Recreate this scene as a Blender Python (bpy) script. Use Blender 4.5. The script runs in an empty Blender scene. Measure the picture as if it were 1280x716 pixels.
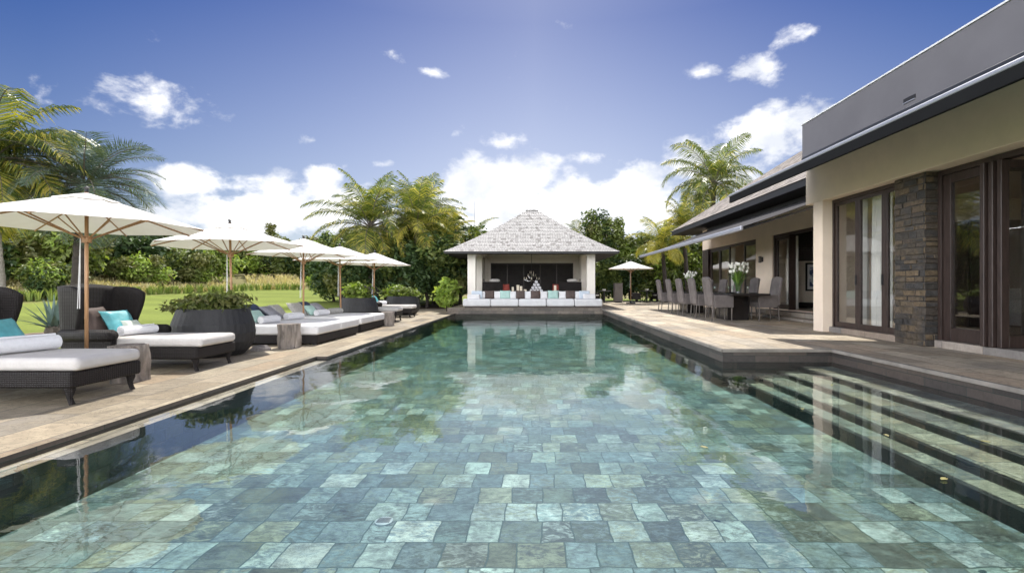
import bpy, bmesh, math, random
from mathutils import Vector, Matrix
import numpy as np
R = math.radians
PI = math.pi
sc = bpy.context.scene
C = sc.collection

# ------------------------------------------------------------------ camera
cd = bpy.data.cameras.new('camera')
cam = bpy.data.objects.new('camera', cd); C.objects.link(cam)
cam.location = (0, 0, 1.22); cam.rotation_euler = (R(90), 0, 0)
cd.sensor_width = 36; cd.lens = 36 * 600 / 1280.0
cd.shift_x = -28 / 1280.0; cd.shift_y = 0.0
cd.clip_start = 0.05; cd.clip_end = 3000
sc.camera = cam
F = 600.0
def px(x, y, Y):
    """world point seen at photo pixel (x, y) at distance Y"""
    return Vector(((x - 668) * Y / F, Y, 1.22 + (358 - y) * Y / F))

# ------------------------------------------------------------------ node helpers
class NT:
    def __init__(s, tree): s.t = tree; s.n = tree.nodes; s.l = tree.links
    def new(s, typ, **kw):
        n = s.n.new(typ)
        for k, v in kw.items(): setattr(n, k, v)
        return n
    def put(s, sock, v):
        if isinstance(v, bpy.types.NodeSocket): s.l.new(v, sock)
        elif v is not None: sock.default_value = v
    def m(s, op, a, b=None, c=None, clamp=False):
        n = s.new('ShaderNodeMath', operation=op, use_clamp=clamp)
        for i, v in enumerate((a, b, c)):
            if v is not None: s.put(n.inputs[i], v)
        return n.outputs[0]
    def vm(s, op, a, b=None, scale=None):
        n = s.new('ShaderNodeVectorMath', operation=op)
        s.put(n.inputs[0], a)
        if b is not None: s.put(n.inputs[1], b)
        if scale is not None: s.put(n.inputs['Scale'], scale)
        return n.outputs['Value'] if op in ('LENGTH', 'DOT_PRODUCT') else n.outputs[0]
    def xyz(s, v):
        n = s.new('ShaderNodeSeparateXYZ'); s.put(n.inputs[0], v); return n.outputs
    def vec(s, x, y, z):
        n = s.new('ShaderNodeCombineXYZ')
        for i, v in enumerate((x, y, z)): s.put(n.inputs[i], v)
        return n.outputs[0]
    def mapr(s, v, a, b, c=0.0, d=1.0, smooth=False):
        n = s.new('ShaderNodeMapRange')
        if smooth: n.interpolation_type = 'SMOOTHSTEP'
        for i, q in enumerate((v, a, b, c, d)): s.put(n.inputs[i], q)
        return n.outputs[0]
    def noise(s, v, scale, detail=4, rough=.5, dist=0.0):
        n = s.new('ShaderNodeTexNoise')
        s.put(n.inputs['Vector'], v); s.put(n.inputs['Scale'], scale)
        n.inputs['Detail'].default_value = detail; n.inputs['Roughness'].default_value = rough
        n.inputs['Distortion'].default_value = dist
        return n.outputs[0]
    def white(s, v):
        n = s.new('ShaderNodeTexWhiteNoise', noise_dimensions='3D'); s.put(n.inputs['Vector'], v)
        return n.outputs
    def ramp(s, v, cols, const=False):
        n = s.new('ShaderNodeValToRGB'); cr = n.color_ramp
        if const: cr.interpolation = 'CONSTANT'
        N = len(cols)
        pos = [c[0] if len(c) == 2 else (i / N if const else i / max(1, N - 1)) for i, c in enumerate(cols)]
        col = [c[1] if len(c) == 2 else c for c in cols]
        while len(cr.elements) < N: cr.elements.new(1.0)
        for e, p, c in zip(cr.elements, pos, col):
            e.position = p; e.color = (c[0], c[1], c[2], 1)
        s.put(n.inputs[0], v)
        return n.outputs[0]
    def mix(s, f, a, b, typ='MIX'):
        n = s.new('ShaderNodeMix', data_type='RGBA', blend_type=typ)
        s.put(n.inputs[0], f)
        for k, v in ((6, a), (7, b)):
            s.put(n.inputs[k], (v[0], v[1], v[2], 1) if isinstance(v, tuple) else v)
        return n.outputs[2]
    def bump(s, h, strength=.3, dist=.02):
        n = s.new('ShaderNodeBump'); s.put(n.inputs['Height'], h)
        n.inputs['Strength'].default_value = strength; n.inputs['Distance'].default_value = dist
        return n.outputs[0]

# ------------------------------------------------------------------ world: daylight sky with clouds
w = bpy.data.worlds.new("World"); sc.world = w; w.use_nodes = True
t = NT(w.node_tree); t.n.clear()
sky = t.new('ShaderNodeTexSky', sky_type='NISHITA'); sky.sun_disc = False
SUN_EL = 59.0
sky.sun_elevation = R(SUN_EL); sky.sun_rotation = R(0); sky.altitude = 0; sky.air_density = 1.0; sky.dust_density = 0.6; sky.ozone_density = 1.6
co = t.new('ShaderNodeTexCoord').outputs['Generated']
d = t.vm('NORMALIZE', co)
dx, dy, dz = t.xyz(d)
az = t.m('ARCTAN2', dx, dy); el = t.m('ARCSINE', dz)
ae = t.vec(az, el, 0)
def ang(x, y):
    a = math.atan2(x - 668, 600); e = math.atan2(358 - y, math.hypot(600, x - 668)); return a, e
# cloud banks by compass direction: (x, y, half width, half height, weight) measured off the photograph, turned into azimuth / elevation
BL = [(600, 238, 75, 52, 1.15), (650, 225, 70, 40, 1.0), (725, 262, 100, 62, 1.2), (800, 250, 75, 62, 1.1), (640, 285, 130, 70, 1.1), (860, 205, 55, 36, .8), (560, 275, 60, 45, .9),
      (350, 255, 80, 50, 1.1), (300, 270, 110, 44, 1.0), (405, 228, 34, 34, .9), (245, 230, 70, 26, .75), (420, 260, 70, 44, 1.0), (190, 280, 90, 40, .9), (480, 290, 90, 44, .9),
      (960, 172, 85, 45, .85), (1010, 160, 70, 40, .85), (900, 230, 70, 55, 1.0),
      (185, 130, 105, 30, .50), (150, 118, 60, 22, .45), (1000, 42, 44, 28, .58), (955, 88, 54, 22, .50), (393, 176, 26, 15, .58), (878, 90, 28, 14, .44), (740, 200, 32, 19, .56), (632, 180, 32, 13, .5),
      (545, 92, 20, 9, .55), (488, 66, 16, 20, .45), (478, 205, 26, 9, .62), (1120, 150, 120, 40, .8), (60, 260, 90, 40, .8)]
acc = None
for (bx, by, bw, bh, wt) in BL:
    a0, e0 = ang(bx, by); a1, _ = ang(bx + bw, by); _, e1 = ang(bx, by - bh)
    v = t.vm('MULTIPLY', t.vm('SUBTRACT', ae, (a0, e0, 0)), (1 / (a1 - a0), 1 / (e1 - e0), 0))
    k = t.m('MULTIPLY', t.m('SUBTRACT', 1.0, t.vm('LENGTH', v)), wt)
    acc = k if acc is None else t.m('MAXIMUM', acc, k)
# clouds round the rest of the sky, out of view, thickened as fill light
side = t.mapr(t.m('ABSOLUTE', az), 1.0, 1.5)
low = t.mapr(el, .05, .9, .75, .35)
fill_clouds = t.m('MULTIPLY', side, t.m('MULTIPLY', low, t.mapr(t.noise(d, 2.2, 2), .36, .54)))
bank = t.mapr(el, .0, .16, .42, -.2)
acc = t.m('MAXIMUM', t.m('MAXIMUM', acc, bank), t.m('SUBTRACT', fill_clouds, t.m('MULTIPLY', t.m('SUBTRACT', 1.0, side), 1.0)))
acc = t.m('MAXIMUM', acc, -.8)
n1 = t.noise(t.vm('MULTIPLY', d, (1, 1, 1.5)), 11.0, 9, .60, .15)
n2 = t.noise(t.vm('MULTIPLY', d, (1, 1, 2.2)), 30.0, 5, .55, .3)
dens = t.m('ADD', acc, t.m('ADD', t.m('MULTIPLY', t.m('SUBTRACT', n1, .5), 2.0), t.m('MULTIPLY', t.m('SUBTRACT', n2, .5), .25)))
dens = t.mapr(dens, .12, .60, 0, .97, True)
shade = t.mapr(t.noise(t.vm('ADD', t.vm('MULTIPLY', d, (1, 1, 1.4)), (0, 0, .04)), 9.0, 7, .55), .34, .60)
ccol = t.mix(shade, (3.6, 3.75, 4.1), (5.2, 5.2, 5.25))
ccol = t.mix(1.0, ccol, t.vec(*[t.mapr(t.m('MULTIPLY', t.mapr(t.m('ABSOLUTE', az), .95, 1.5), t.mapr(el, .15, .6, 1.0, .06)), 0.0, 1.0, .92, 7.5)] * 3), 'MULTIPLY')   # low clouds out of view over-brightened as added fill for shaded walls
hsv = t.new('ShaderNodeHueSaturation'); hsv.inputs['Hue'].default_value = .521; t.l.new(t.mapr(t.m('ABSOLUTE', az), 0.0, .85, 1.0, 1.6), hsv.inputs['Saturation'])
t.l.new(t.mapr(t.m('ABSOLUTE', az), 0.0, .85, .374, .257), hsv.inputs['Value'])
t.l.new(sky.outputs[0], hsv.inputs['Color'])
hz = t.mapr(el, 0.0, .50, .85, 0.0)
hz = t.m('MULTIPLY', hz, t.mapr(t.m('ABSOLUTE', az), .15, .8, 1.0, .35))
skyc = t.mix(hz, hsv.outputs[0], (3.05, 3.26, 3.78))
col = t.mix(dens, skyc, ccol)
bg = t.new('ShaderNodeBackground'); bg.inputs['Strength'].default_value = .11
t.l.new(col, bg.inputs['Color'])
out = t.new('ShaderNodeOutputWorld'); t.l.new(bg.outputs[0], out.inputs['Surface'])

# ------------------------------------------------------------------ sun and exposure
sl = bpy.data.lights.new('sun', 'SUN'); sl.energy = 2.45; sl.angle = R(.5); sl.color = (1.0, .955, .88)
so = bpy.data.objects.new('sun', sl); C.objects.link(so); so.rotation_euler = (-R(90 - SUN_EL), 0, 0)
sc.view_settings.view_transform = 'Standard'; sc.view_settings.look = 'None'; sc.view_settings.gamma = 1.0
sc.view_settings.use_curve_mapping = False; sc.view_settings.exposure = 1.3
sc.render.engine = 'CYCLES'
sc.cycles.max_bounces = 8; sc.cycles.transparent_max_bounces = 24; sc.cycles.caustics_reflective = False; sc.cycles.caustics_refractive = False
sc.cycles.sample_clamp_indirect = 6.0
try:
    sc.cycles.use_denoising = True
except Exception: pass

# ------------------------------------------------------------------ materials
def new_mat(name):
    m = bpy.data.materials.new(name); m.use_nodes = True
    t = NT(m.node_tree); t.n.clear()
    o = t.new('ShaderNodeOutputMaterial')
    return m, t, o
def principled(t, o, base, rough=.6, metal=0.0, spec=.4, normal=None):
    p = t.new('ShaderNodeBsdfPrincipled')
    t.put(p.inputs['Base Color'], (base[0], base[1], base[2], 1) if isinstance(base, tuple) else base)
    t.put(p.inputs['Roughness'], rough); p.inputs['Metallic'].default_value = metal
    p.inputs['Specular IOR Level'].default_value = spec
    if normal is not None: t.l.new(normal, p.inputs['Normal'])
    if o: t.l.new(p.outputs[0], o.inputs['Surface'])
    return p
def simple(name, base, rough=.6, var=.18, scale=6.0, bump=.15, bscale=40.0, metal=0.0, spec=.4, stretch=(1, 1, 1), bdist=.01):
    m, t, o = new_mat(name)
    v = t.vm('MULTIPLY', t.new('ShaderNodeTexCoord').outputs['Object'], stretch)
    n = t.noise(v, scale, 5, .6)
    k = tuple(max(0, c * (1 - var)) for c in base); h = tuple(min(1, c * (1 + var)) for c in base)
    nm = t.bump(t.noise(v, bscale, 4, .6), bump, bdist) if bump else None
    principled(t, o, t.mix(t.mapr(n, .3, .7), k, h), t.mapr(n, .3, .7, rough * .9, min(1, rough * 1.1)), metal, spec, nm)
    return m
def tile_nodes(t, X, Y, tw, th, joint=.01, wob=.012, stagger=.5, rnd=.25, wvar=.0):
    v = t.vec(X, Y, 0)
    wv = t.noise(v, 3.5, 3); wv2 = t.noise(t.vm('ADD', v, (31, 7, 0)), 3.5, 3)
    X = t.m('ADD', X, t.m('MULTIPLY', t.m('SUBTRACT', wv, .5), wob)); Y = t.m('ADD', Y, t.m('MULTIPLY', t.m('SUBTRACT', wv2, .5), wob))
    ry = t.m('DIVIDE', Y, th); row = t.m('FLOOR', ry); fy = t.m('SUBTRACT', ry, row)
    rr = t.white(t.vec(row, 3.7, 1.3))[0]
    off = t.m('ADD', t.m('MULTIPLY', t.m('FLOORED_MODULO', row, 2.0), stagger), t.m('MULTIPLY', rr, rnd))
    rx = t.m('ADD', t.m('DIVIDE', X, tw), off)
    cb = t.m('FLOOR', t.m('ADD', rx, .5)); jb = t.white(t.vec(cb, row, 9.1))[0]
    bnd = t.m('ADD', cb, t.m('MULTIPLY', t.m('SUBTRACT', jb, .5), wvar))
    colm = t.m('SUBTRACT', cb, t.m('LESS_THAN', rx, bnd))
    wn = t.white(t.vec(colm, row, 5.5))
    ex = t.m('MULTIPLY', t.m('ABSOLUTE', t.m('SUBTRACT', rx, bnd)), tw); ey = t.m('MULTIPLY', t.m('MINIMUM', fy, t.m('SUBTRACT', 1.0, fy)), th)
    e = t.m('MINIMUM', ex, ey)
    mask = t.mapr(e, joint * .25, joint * .8, 0, 1, True)
    return wn[0], wn[1], mask, e
def tile_mat(name, tw, th, cols, jointcol, joint=.01, swap=False, rough=.55, spec=.4, streak=.35, nscale=6.0, wob=.012, stagger=.5, rnd=.25, bump=.4, axes='xy', blot=.0, blotcol=(.1, .1, .08), vein=0.0, tv=(.86, 1.14), wvar=.12):
    m, t, o = new_mat(name)
    P = t.new('ShaderNodeTexCoord').outputs['Object']; x, y, z = t.xyz(P)
    if axes == 'xy': a, b = (y, x) if swap else (x, y)
    elif axes == 'wall':   # vertical faces: run along x or y whichever the face follows, courses by z
        nx, ny, nz = t.xyz(t.new('ShaderNodeNewGeometry').outputs['True Normal'])
        f = t.m('GREATER_THAN', t.m('ABSOLUTE', nx), t.m('ABSOLUTE', ny))
        a = t.m('ADD', t.m('MULTIPLY', f, y), t.m('MULTIPLY', t.m('SUBTRACT', 1.0, f), x)); b = z
    r1, rc, mask, e = tile_nodes(t, a, b, tw, th, joint, wob, stagger, rnd, wvar)
    rx, ry, rz = t.xyz(rc)
    base = t.ramp(r1, cols, True)
    # cloudy veins inside each stone, different on each
    sh = t.vm('ADD', t.vm('MULTIPLY', P, (1.0, 1.0, 1.0)), t.vm('SCALE', rc, scale=40.0))
    n = t.noise(sh, nscale, 7, .62, 1.2)
    n2 = t.noise(t.vm('MULTIPLY', sh, (1.0, 2.6, 1.0)), nscale * 3.0, 6, .7, .6)
    if vein:
        alt = t.ramp(rz, cols[::-1], True)
        vm_ = t.mapr(t.noise(t.vm('MULTIPLY', sh, (1.0, 1.8, 1.0)), nscale * 1.3, 8, .68, 2.2), .47, .60, 0, vein, True)
        base = t.mix(vm_, base, alt)
        crk = t.mapr(t.m('ABSOLUTE', t.m('SUBTRACT', t.noise(sh, nscale * .9, 6, .7, 2.8), .5)), .0, .018, .55, 1.0, True)
        base = t.mix(1.0, base, t.vec(crk, crk, crk), 'MULTIPLY')
    k = t.m('ADD', t.m('MULTIPLY', t.m('SUBTRACT', n, .5), streak * 2.4), t.m('MULTIPLY', t.m('SUBTRACT', n2, .5), streak * 1.8))
    k = t.m('ADD', 1.0, k)
    k = t.m('MULTIPLY', k, t.mapr(ry, 0, 1, tv[0], tv[1]))
    c = t.mix(1.0, base, t.vec(k, k, k), 'MULTIPLY')
    if blot:
        big = t.mapr(t.noise(P, .9, 5, .65), .52, .72, 0, blot, True)
        c = t.mix(big, c, blotcol)
    c = t.mix(mask, jointcol, c)
    h = t.m('ADD', t.m('MULTIPLY', mask, .6), t.m('MULTIPLY', n2, .35))
    principled(t, o, c, t.mapr(n, .3, .7, rough * .85, min(1, rough * 1.15)), 0, spec, t.bump(h, bump, .012))
    return m

pool_cols = [(0.260, 0.271, 0.200), (0.193, 0.204, 0.150), (0.101, 0.119, 0.100), (0.378, 0.437, 0.400), (0.325, 0.357, 0.344), (0.099, 0.113, 0.101), (0.149, 0.192, 0.209), (0.149, 0.199, 0.191), (0.186, 0.240, 0.234), (0.215, 0.261, 0.239), (0.123, 0.156, 0.169), (0.274, 0.310, 0.290), (0.167, 0.199, 0.169), (0.181, 0.223, 0.246), (0.370, 0.386, 0.349), (0.140, 0.144, 0.111),
             (0.177, 0.234, 0.234), (0.207, 0.237, 0.209), (0.085, 0.096, 0.094), (0.194, 0.244, 0.253), (0.266, 0.268, 0.202), (0.156, 0.197, 0.209), (0.162, 0.219, 0.228), (0.222, 0.275, 0.269)]
M = {}
M['pool_tile'] = tile_mat('green_slate_pool_tile', .240, .280, pool_cols, (.06, .088, .08), .0085, rough=.6, streak=1.15, nscale=5.0, wob=.06, rnd=.35, blot=.6, blotcol=(.17, .17, .08), vein=.9, tv=(.68, 1.28), wvar=.34)
step_cols = [(0.240, 0.251, 0.181), (0.288, 0.285, 0.209), (0.198, 0.228, 0.199), (0.336, 0.320, 0.232), (0.228, 0.244, 0.220), (0.300, 0.262, 0.181), (0.180, 0.211, 0.193), (0.360, 0.354, 0.275)]
M['step_tile'] = tile_mat('olive_slate_step_tile', .36, .30, step_cols, (.06, .07, .06), .010, swap=True, rough=.6, streak=.9, nscale=5.0, wob=.03, rnd=.35, vein=.9, tv=(.65, 1.3), wvar=.4)
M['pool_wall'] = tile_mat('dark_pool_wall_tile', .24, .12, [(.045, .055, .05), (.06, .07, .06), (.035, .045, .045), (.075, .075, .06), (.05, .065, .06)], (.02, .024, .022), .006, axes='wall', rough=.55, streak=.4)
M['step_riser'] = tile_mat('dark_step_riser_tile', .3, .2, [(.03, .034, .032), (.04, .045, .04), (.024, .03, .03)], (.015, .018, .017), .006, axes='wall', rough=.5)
deck_cols = [(0.315, 0.261, 0.185), (0.268, 0.227, 0.169), (0.356, 0.299, 0.215), (0.235, 0.205, 0.161), (0.323, 0.253, 0.175), (0.295, 0.253, 0.193), (0.376, 0.325, 0.241), (0.256, 0.212, 0.150), (0.335, 0.281, 0.199)]
M['deck'] = tile_mat('sandstone_paving', .85, .42, deck_cols, (.14, .125, .105), .012, swap=True, rough=.75, spec=.25, streak=.42, nscale=3.0, wob=.006, rnd=.4, bump=.35, blot=.5, blotcol=(.27, .25, .225), vein=.35, tv=(.80, 1.18))
dark_cols = [(.30, .255, .215), (.25, .22, .195), (.34, .295, .25), (.21, .195, .18), (.31, .25, .20), (.27, .24, .21), (.235, .20, .165)]
M['terrace'] = tile_mat('terrace_paving', .80, .40, [tuple(1.45 * (.8 * a + .2 * b) for a, b in zip(deck_cols[i], dark_cols[i % 7])) for i in range(9)], (.11, .10, .085), .012, swap=True, rough=.72, spec=.3, streak=.42, nscale=3.0, wob=.004, rnd=.4, bump=.35, blot=.5, blotcol=(.24, .22, .195), vein=.35, tv=(.80, 1.18))
M['terrace_dark'] = tile_mat('brown_terrace_paving', .80, .40, dark_cols, (.12, .105, .09), .008, swap=True, rough=.6, spec=.4, streak=.4, nscale=3.0, wob=.004, rnd=.4, bump=.25)
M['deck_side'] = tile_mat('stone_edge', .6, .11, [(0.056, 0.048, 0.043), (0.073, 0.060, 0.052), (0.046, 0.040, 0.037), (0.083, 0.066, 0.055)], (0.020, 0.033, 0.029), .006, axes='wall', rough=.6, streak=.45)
M['plinth'] = tile_mat('plinth_stone', .55, .14, [(0.180, 0.154, 0.127), (0.150, 0.131, 0.113), (0.204, 0.171, 0.140), (0.132, 0.117, 0.103)], (0.060, 0.051, 0.043), .006, axes='wall', rough=.7, streak=.4)
M['plinth_pale'] = simple('pale_grille', (.45, .47, .5), .5, .1, 20)
def stone_block_mat():
    m, t, o = new_mat('rough_basalt_block_stone')
    P = t.new('ShaderNodeTexCoord').outputs['Object']
    r = t.new('ShaderNodeNewGeometry').outputs['Random Per Island']
    c = t.ramp(r, [(.06, .054, .048), (.085, .072, .06), (.05, .048, .046), (.115, .09, .065), (.07, .064, .06), (.14, .105, .068), (.075, .062, .052), (.06, .057, .055)], True)
    n = t.noise(t.vm('ADD', P, t.vec(r, r, 0)), 11, 7, .7, .8); k = t.mapr(n, .25, .75, .45, 1.6)
    n2 = t.noise(P, 3.0, 4); c = t.mix(t.mapr(n2, .5, .7, 0, .6), c, (.13, .10, .065))
    principled(t, o, t.mix(1.0, c, t.vec(k, k, k), 'MULTIPLY'), .85, 0, .25, t.bump(n, .9, .03))
    return m
M['stone_block'] = stone_block_mat()
M['coping'] = simple('worn_stone_coping', (.27, .245, .215), .7, .3, 3.0, .3, 30, spec=.3)
M['stone_pillar'] = tile_mat('rough_basalt_block', .25, .105, [(0.064, 0.054, 0.044), (0.090, 0.071, 0.053), (0.049, 0.045, 0.043), (0.116, 0.090, 0.061), (0.060, 0.055, 0.053), (0.079, 0.066, 0.055), (0.143, 0.105, 0.065), (0.053, 0.048, 0.044), (0.075, 0.068, 0.059), (0.098, 0.075, 0.052)], (0.019, 0.017, 0.015), .015, axes='wall', rough=.85, streak=.7, nscale=9, wob=.05, rnd=.8, bump=1.0, vein=.7, tv=(.7, 1.3), wvar=.5)
M['roof_white'] = tile_mat('weathered_pale_shingle', .12, .0883, [(0.429, 0.416, 0.403), (0.458, 0.444, 0.431), (0.408, 0.395, 0.381), (0.480, 0.466, 0.452), (0.444, 0.427, 0.414), (0.358, 0.345, 0.332), (0.466, 0.452, 0.438), (0.451, 0.437, 0.424), (0.429, 0.420, 0.403), (0.244, 0.231, 0.219), (0.458, 0.442, 0.424)], (0.172, 0.164, 0.156), .012, axes='wall', rough=.85, streak=.16, rnd=.7, wob=.006, bump=.3, tv=(.93, 1.07))
M['roof_brown'] = tile_mat('weathered_brown_shingle', .18, .125, [(.25, .22, .20), (.30, .265, .24), (.20, .175, .16), (.34, .30, .275), (.27, .235, .20), (.16, .14, .13)], (.08, .07, .065), .010, axes='wall', rough=.85, streak=.3, rnd=.7, wob=.006, bump=.3)

M['stucco'] = simple('cream_stucco', (.86, .725, .59), .85, .05, 2.0, .25, 120.0, spec=.2, bdist=.004)
M['stucco_light'] = simple('pale_plaster', (.82, .77, .70), .85, .05, 2.0, .2, 120.0, spec=.2, bdist=.004)
M['parapet'] = simple('charcoal_render', (.155, .15, .165), .9, .10, .8, .2, 150.0, spec=.3, bdist=.003)
M['flashing'] = simple('pale_metal_flashing', (.55, .55, .57), .35, .1, 4, .05, 60, metal=.6)
M['white_edge'] = simple('white_coping', (.75, .75, .75), .6, .05, 4, .05, 60)
M['dark_wood'] = simple('dark_stained_timber', (.042, .028, .024), .42, .35, 8, .2, 60, spec=.45, stretch=(4, 4, .5))
M['black_trim'] = simple('black_fascia', (.022, .021, .022), .5, .2, 5, .1, 60)
M['soffit'] = simple('dark_soffit_boards', (.03, .027, .026), .7, .3, 5, .15, 40, stretch=(6, .5, 1))
M['awning'] = simple('charcoal_awning_canvas', (.055, .053, .056), .9, .20, 1.6, .2, 300, spec=.15, stretch=(.4, 2, 1), bdist=.003)
M['black_canvas'] = simple('black_awning_canvas', (.013, .013, .014), .9, .2, 1.6, .2, 300, spec=.15)
M['alu'] = simple('grey_aluminium', (.36, .37, .42), .42, .02, 3, .0, 80, metal=.35)
M['alu_dark'] = simple('dark_aluminium', (.035, .036, .042), .38, .15, 3, .05, 80, spec=.5)
M['wicker'] = None
M['white_fabric'] = simple('white_cushion_cotton', (.70, .69, .69), .9, .06, 5.0, .6, 7.0, spec=.15, bdist=.03)
M['cream_fabric'] = simple('offwhite_canvas', (.56, .535, .515), .9, .07, 5.0, .6, 6.0, spec=.15, bdist=.03)
M['towel'] = simple('white_terry_towel', (.72, .72, .74), .95, .05, 30.0, .7, 220.0, spec=.1, bdist=.006)
M['teal'] = simple('teal_silk', (.10, .36, .40), .45, .2, 9.0, .4, 14.0, spec=.4, bdist=.012)
M['mint'] = simple('mint_cotton', (.36, .52, .47), .8, .1, 9.0, .3, 16.0, bdist=.01)
M['mint_cream'] = simple('pale_mint_linen', (.56, .62, .55), .8, .1, 9.0, .3, 16.0, bdist=.01)
M['brown_fab'] = simple('brown_velvet', (.075, .052, .045), .7, .3, 12.0, .4, 22.0, bdist=.01)
M['navy'] = simple('navy_cotton', (.035, .05, .105), .85, .2, 10.0, .3, 18.0, bdist=.01)
M['grey_fab'] = simple('grey_linen', (.25, .25, .275), .9, .15, 14.0, .3, 20.0, bdist=.01)
M['pattern_fab'] = simple('speckled_grey_linen', (.36, .35, .33), .9, .35, 45.0, .3, 20.0, bdist=.01)
M['teak'] = simple('oiled_teak', (.40, .225, .115), .45, .3, 6, .15, 60, stretch=(8, 8, .6))
M['driftwood'] = simple('bleached_driftwood', (.23, .20, .175), .85, .65, 7, .9, 26, stretch=(1.5, 1.5, .35), bdist=.03)
M['black_gloss'] = simple('black_lacquer', (.018, .016, .016), .2, .2, 3, .03, 40, spec=.5)
M['black_metal'] = simple('black_metal', (.03, .03, .032), .45, .2, 6, .05, 60)
M['chair_leg'] = simple('brown_metal_leg', (.11, .095, .085), .4, .15, 6, .05, 60, spec=.5)
M['soil'] = simple('dark_garden_soil', (.055, .042, .03), .95, .4, 3, .8, 20, spec=.1, bdist=.05)
M['mulch'] = simple('sandy_mulch', (.36, .28, .21), .95, .25, 5, .8, 30, spec=.1, bdist=.04)
M['bark'] = simple('grey_palm_bark', (.12, .10, .082), .9, .4, 5, 1.0, 14, stretch=(1, 1, 3.5), bdist=.04)
M['bark_dark'] = simple('dark_trunk_bark', (.045, .036, .03), .9, .4, 6, 1.0, 16, stretch=(1, 1, 2.5), bdist=.04)
M['bark_pale'] = simple('pale_palm_trunk', (.26, .235, .20), .9, .25, 5, .8, 14, stretch=(1, 1, 4), bdist=.03)
M['interior_floor'] = simple('oak_floor', (.30, .22, .16), .4, .2, 3, .1, 40, stretch=(6, .6, 1))
M['interior_wall'] = simple('warm_interior_paint', (.66, .58, .48), .85, .05, 2, .05, 40)
M['screen'] = simple('dark_smoked_panel', (.028, .024, .022), .55, .2, 4, .05, 60, spec=.2)
M['candle'] = simple('ivory_wax', (.80, .72, .58), .5, .05, 8, .1, 40)
M['warm_wood'] = simple('honey_wood', (.30, .14, .06), .4, .3, 6, .1, 50, stretch=(1, 6, 6))
M['red_fab'] = simple('red_cushion', (.30, .06, .045), .8, .15, 8, .2, 30)
M['plinth_grey'] = simple('grey_weathered_timber', (.17, .155, .15), .8, .3, 6, .4, 30, stretch=(6, 6, .5))
M['chrome'] = simple('pale_steel', (.6, .6, .6), .2, .05, 5, .0, 40, metal=1.0)
M['white_petal'] = simple('white_petals', (.78, .77, .70), .6, .06, 20, .1, 60)

def wicker(name, col):
    m, t, o = new_mat(name)
    P = t.new('ShaderNodeTexCoord').outputs['Object']
    x, y, z = t.xyz(P)
    a = t.m('ADD', t.m('SINE', t.m('MULTIPLY', z, 330.0)), t.m('SINE', t.m('MULTIPLY', t.m('ADD', x, y), 260.0)))
    n = t.noise(P, 5, 4)
    k = t.m('MULTIPLY', t.mapr(a, -2, 2, .75, 1.25), t.mapr(n, .3, .7, .8, 1.2))
    principled(t, o, t.mix(1.0, (col[0], col[1], col[2]), t.vec(k, k, k), 'MULTIPLY'), .6, 0, .28, t.bump(a, .55, .004))
    return m
M['wicker'] = wicker('dark_brown_wicker', (.015, .012, .0115))
M['chair_wicker'] = wicker('grey_brown_wicker', (.165, .147, .143))
M['pot'] = simple('black_fibre_pot', (.022, .022, .024), .6, .35, 14, .5, 50, stretch=(3, 3, .4), spec=.4)

def canvas_mat():
    m, t, o = new_mat('white_umbrella_canvas')
    P = t.new('ShaderNodeTexCoord').outputs['Object']
    n = t.noise(P, 3, 5)
    c = t.mix(t.mapr(n, .3, .7), (.80, .78, .75), (.86, .85, .83))
    df = t.new('ShaderNodeBsdfDiffuse'); t.l.new(c, df.inputs[0])
    tr = t.new('ShaderNodeBsdfTranslucent'); tr.inputs[0].default_value = (.80, .75, .68, 1)
    nm = t.bump(t.noise(P, 60, 3), .15, .004); t.l.new(nm, df.inputs['Normal'])
    mx = t.new('ShaderNodeMixShader'); mx.inputs[0].default_value = .16
    t.l.new(df.outputs[0], mx.inputs[1]); t.l.new(tr.outputs[0], mx.inputs[2]); t.l.new(mx.outputs[0], o.inputs[0])
    return m
M['canvas'] = canvas_mat()

def facing_gloss(name, tint, base, rough=.0, normal_fn=None, power=5.0, depth=0.0):
    m, t, o = new_mat(name)
    lw = t.new('ShaderNodeLayerWeight'); lw.inputs['Blend'].default_value = .5
    tr = t.new('ShaderNodeBsdfTransparent'); tr.inputs[0].default_value = (*tint, 1)
    if depth:   # the longer a ray runs through the water, the more of it is absorbed
        e = t.m('ADD', 1.0, t.m('MULTIPLY', depth, t.m('POWER', lw.outputs['Facing'], 3.0)))
        t.l.new(t.vec(*[t.m('POWER', c, e) for c in tint]), tr.inputs[0])
    gl = t.new('ShaderNodeBsdfGlossy'); gl.inputs['Roughness'].default_value = rough; gl.inputs[0].default_value = (1, 1, 1, 1)
    if normal_fn:
        nm = normal_fn(t); t.l.new(nm, lw.inputs['Normal']); t.l.new(nm, gl.inputs['Normal'])
    f = t.m('ADD', base, t.m('MULTIPLY', 1 - base, t.m('POWER', lw.outputs['Facing'], power)))
    mx = t.new('ShaderNodeMixShader'); t.l.new(f, mx.inputs[0]); t.l.new(tr.outputs[0], mx.inputs[1]); t.l.new(gl.outputs[0], mx.inputs[2])
    t.l.new(mx.outputs[0], o.inputs[0])
    return m
def water_normal(t):
    P = t.new('ShaderNodeTexCoord').outputs['Object']
    x, y, z = t.xyz(P)
    calm = t.mapr(t.noise(P, .35, 2), .35, .65, .25, 1.0)
    h = t.m('ADD', t.m('MULTIPLY', t.noise(t.vm('MULTIPLY', P, (1.0, .75, 1)), 2.2, 2, .5, .4), 1.0), t.m('MULTIPLY', t.noise(t.vm('MULTIPLY', P, (.8, 1.3, 1)), 9.0, 2, .5, .3), .13))
    return t.bump(t.m('MULTIPLY', h, calm), .16, .030)
M['water'] = facing_gloss('pool_water', (.97, .985, .985), .012, 0.0, water_normal, 2.8)
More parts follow.
